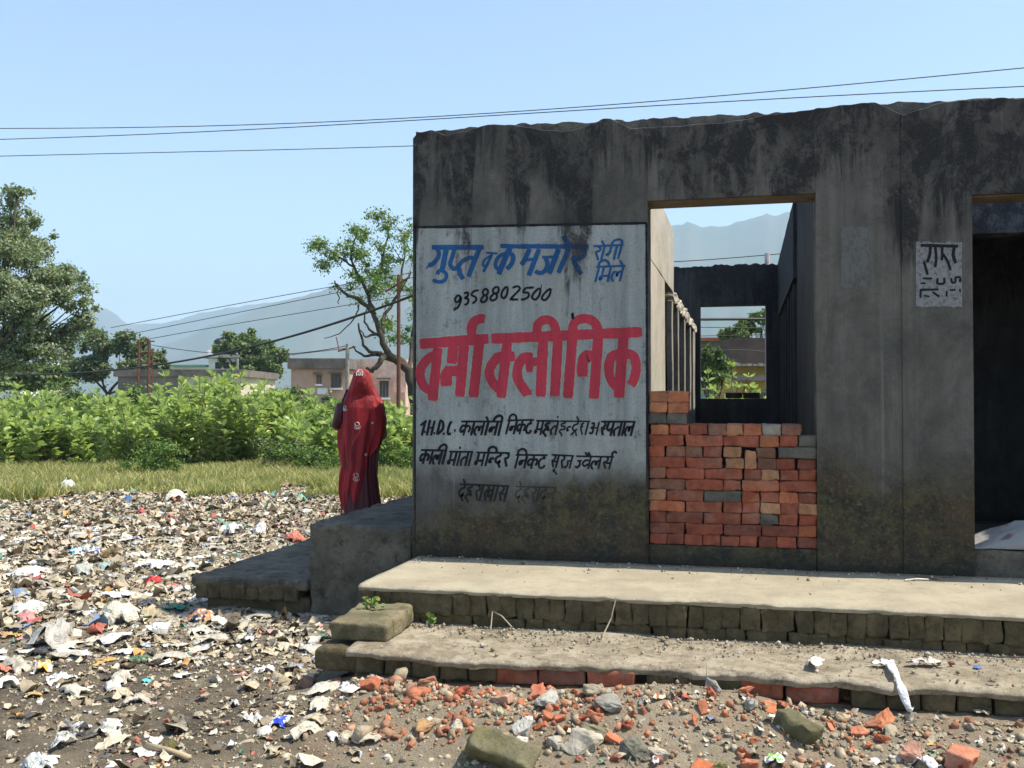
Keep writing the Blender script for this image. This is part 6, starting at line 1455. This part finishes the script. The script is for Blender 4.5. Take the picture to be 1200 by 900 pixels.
def loft(name, pf, z0, z1, nz, nth, fold, seed, kf, mat, gapf=None, bottom=None, off=0.):
    V = []; ok = []
    for i in range(nz+1):
        for j in range(nth):
            th = 2*math.pi*j/nth; zb = bottom(th) if bottom else z0; z = zb+(z1-zb)*i/nz; p = surf(pf, th, z, fold, seed, kf)
            V.append(p); ok.append(not (gapf and gapf(th, z)))
    F = []
    for i in range(nz):
        for j in range(nth):
            a = i*nth+j; q = (a, i*nth+(j+1) % nth, (i+1)*nth+(j+1) % nth, (i+1)*nth+j)
            if all(ok[k] for k in q): F.append(q)
    me = me_from(name, V, F, [mat], True); o = link(name, me, wom); md = o.modifiers.new('s', 'SOLIDIFY'); md.thickness = .004; md.offset = -1; return o
loft('sari', st_, .012, 1.2, 90, 128, .05, 1.7, 11, M['sari'])
# the veil hangs open in front and its lower edge runs down to the left
def vb(th):
    c, s = math.cos(th), math.sin(th)
    if s > .2: return .75
    return zc(905)+(zc(430)-zc(905))*sm(-.15, .98, c)
def vbb(th): return float(vb(th))
loft('veil', vt, 0, zc(54), 120, 150, .085, 2.3, 9, M['veil'], lambda th, z: math.sin(th) > .45 and z > 1.12-.0*th and abs(math.cos(th)) < .8, vbb)
mb = MB(); mb.tube([sh+Vector((0, 0, .02)), sh.lerp(el_, .5), el_+Vector((0, 0, .0)), el_.lerp(wr, .25)], [.056, .054, .048, .042], 14); mb.build('sleeve', M['sleeve'], wom, True)
# dark edge held in the hand
mb = MB(); mb.tube([Vector((xc(126), -.06, zc(165))), Vector((xc(108), -.10, zc(220))), Vector((xc(98), -.085, zc(300))), Vector((xc(94), -.05, zc(345)))], .0085, 8); mb.build('strap', flat('dark_strap', (.05, .02, .05), .7), wom, True)
# embroidered motifs lying on the veil
def motif(cx, cy, sz, kind):
    mb = MB(); zz = zc(cy); 
    curves = [[(-.1,-.9),(.5,-.7),(.7,-.2),(.2,.1),(-.5,.1),(-.8,.5),(-.3,.95),(.4,.8),(.45,.4)], [(-.5,-.8),(-.75,-.4),(-.4,-.1)], [(.1,.4),(.0,.6),(-.25,.5)], [(.9,.2),(.8,.7),(.4,1.05)]] if kind else [[(-.8,.7),(-.9,0),(-.3,-.7),(.4,-.6),(.8,0),(.7,.7)], [(-.4,.6),(-.35,0),(0,-.2),(.3,.1),(.35,.6)], [(0,.7),(0,.2)]]
    for cv in curves:
        pts = []
        for i in range(len(cv)-1):
            for t in (0, .34, .67): pts.append((cv[i][0]*(1-t)+cv[i+1][0]*t, cv[i][1]*(1-t)+cv[i+1][1]*t))
        pts.append(cv[-1]); Q = []
        for (a, b_) in pts:
            x = xc(cx+a*sz); z = zc(cy+b_*sz*1.15); l, r, db, df = vt(z); best = min((abs(surf(vt, th, z, .045, 2.3, 9).x-x), th) for th in np.linspace(math.pi+.05, 2*math.pi-.05, 160)); p = surf(vt, best[1], z, .045, 2.3, 9); Q.append(Vector((x, p.y-.004, z)))
        mb.tube(Q, .0042, 5)
    mb.build('embroidery', M['silver'], wom)
motif(197, 78, 20, 0); motif(186, 352, 17, 1); motif(183, 618, 19, 1); motif(118, 262, 12, 1); motif(231, 502, 5, 1); motif(264, 338, 4, 1); motif(112, 800, 7, 1)

# ---------------------------------------------------------------- haze: one even box of air round everything, the sky outside it
hm = bpy.data.materials.new('haze'); hm.use_nodes = True; t = hm.node_tree; t.nodes.clear(); o = t.nodes.new('ShaderNodeOutputMaterial'); pv = t.nodes.new('ShaderNodeVolumePrincipled')
pv.inputs['Color'].default_value = (.60, .82, 1, 1); pv.inputs['Density'].default_value = HAZE; pv.inputs['Anisotropy'].default_value = .0
t.links.new(pv.outputs[0], o.inputs['Volume'])
mb = MB(); mb.box(-4700, 3500, -900, 5000, -40, 645); hz = mb.build('haze', hm); tag(hz, kind='stuff'); hz['label'] = 'thin even daytime haze'
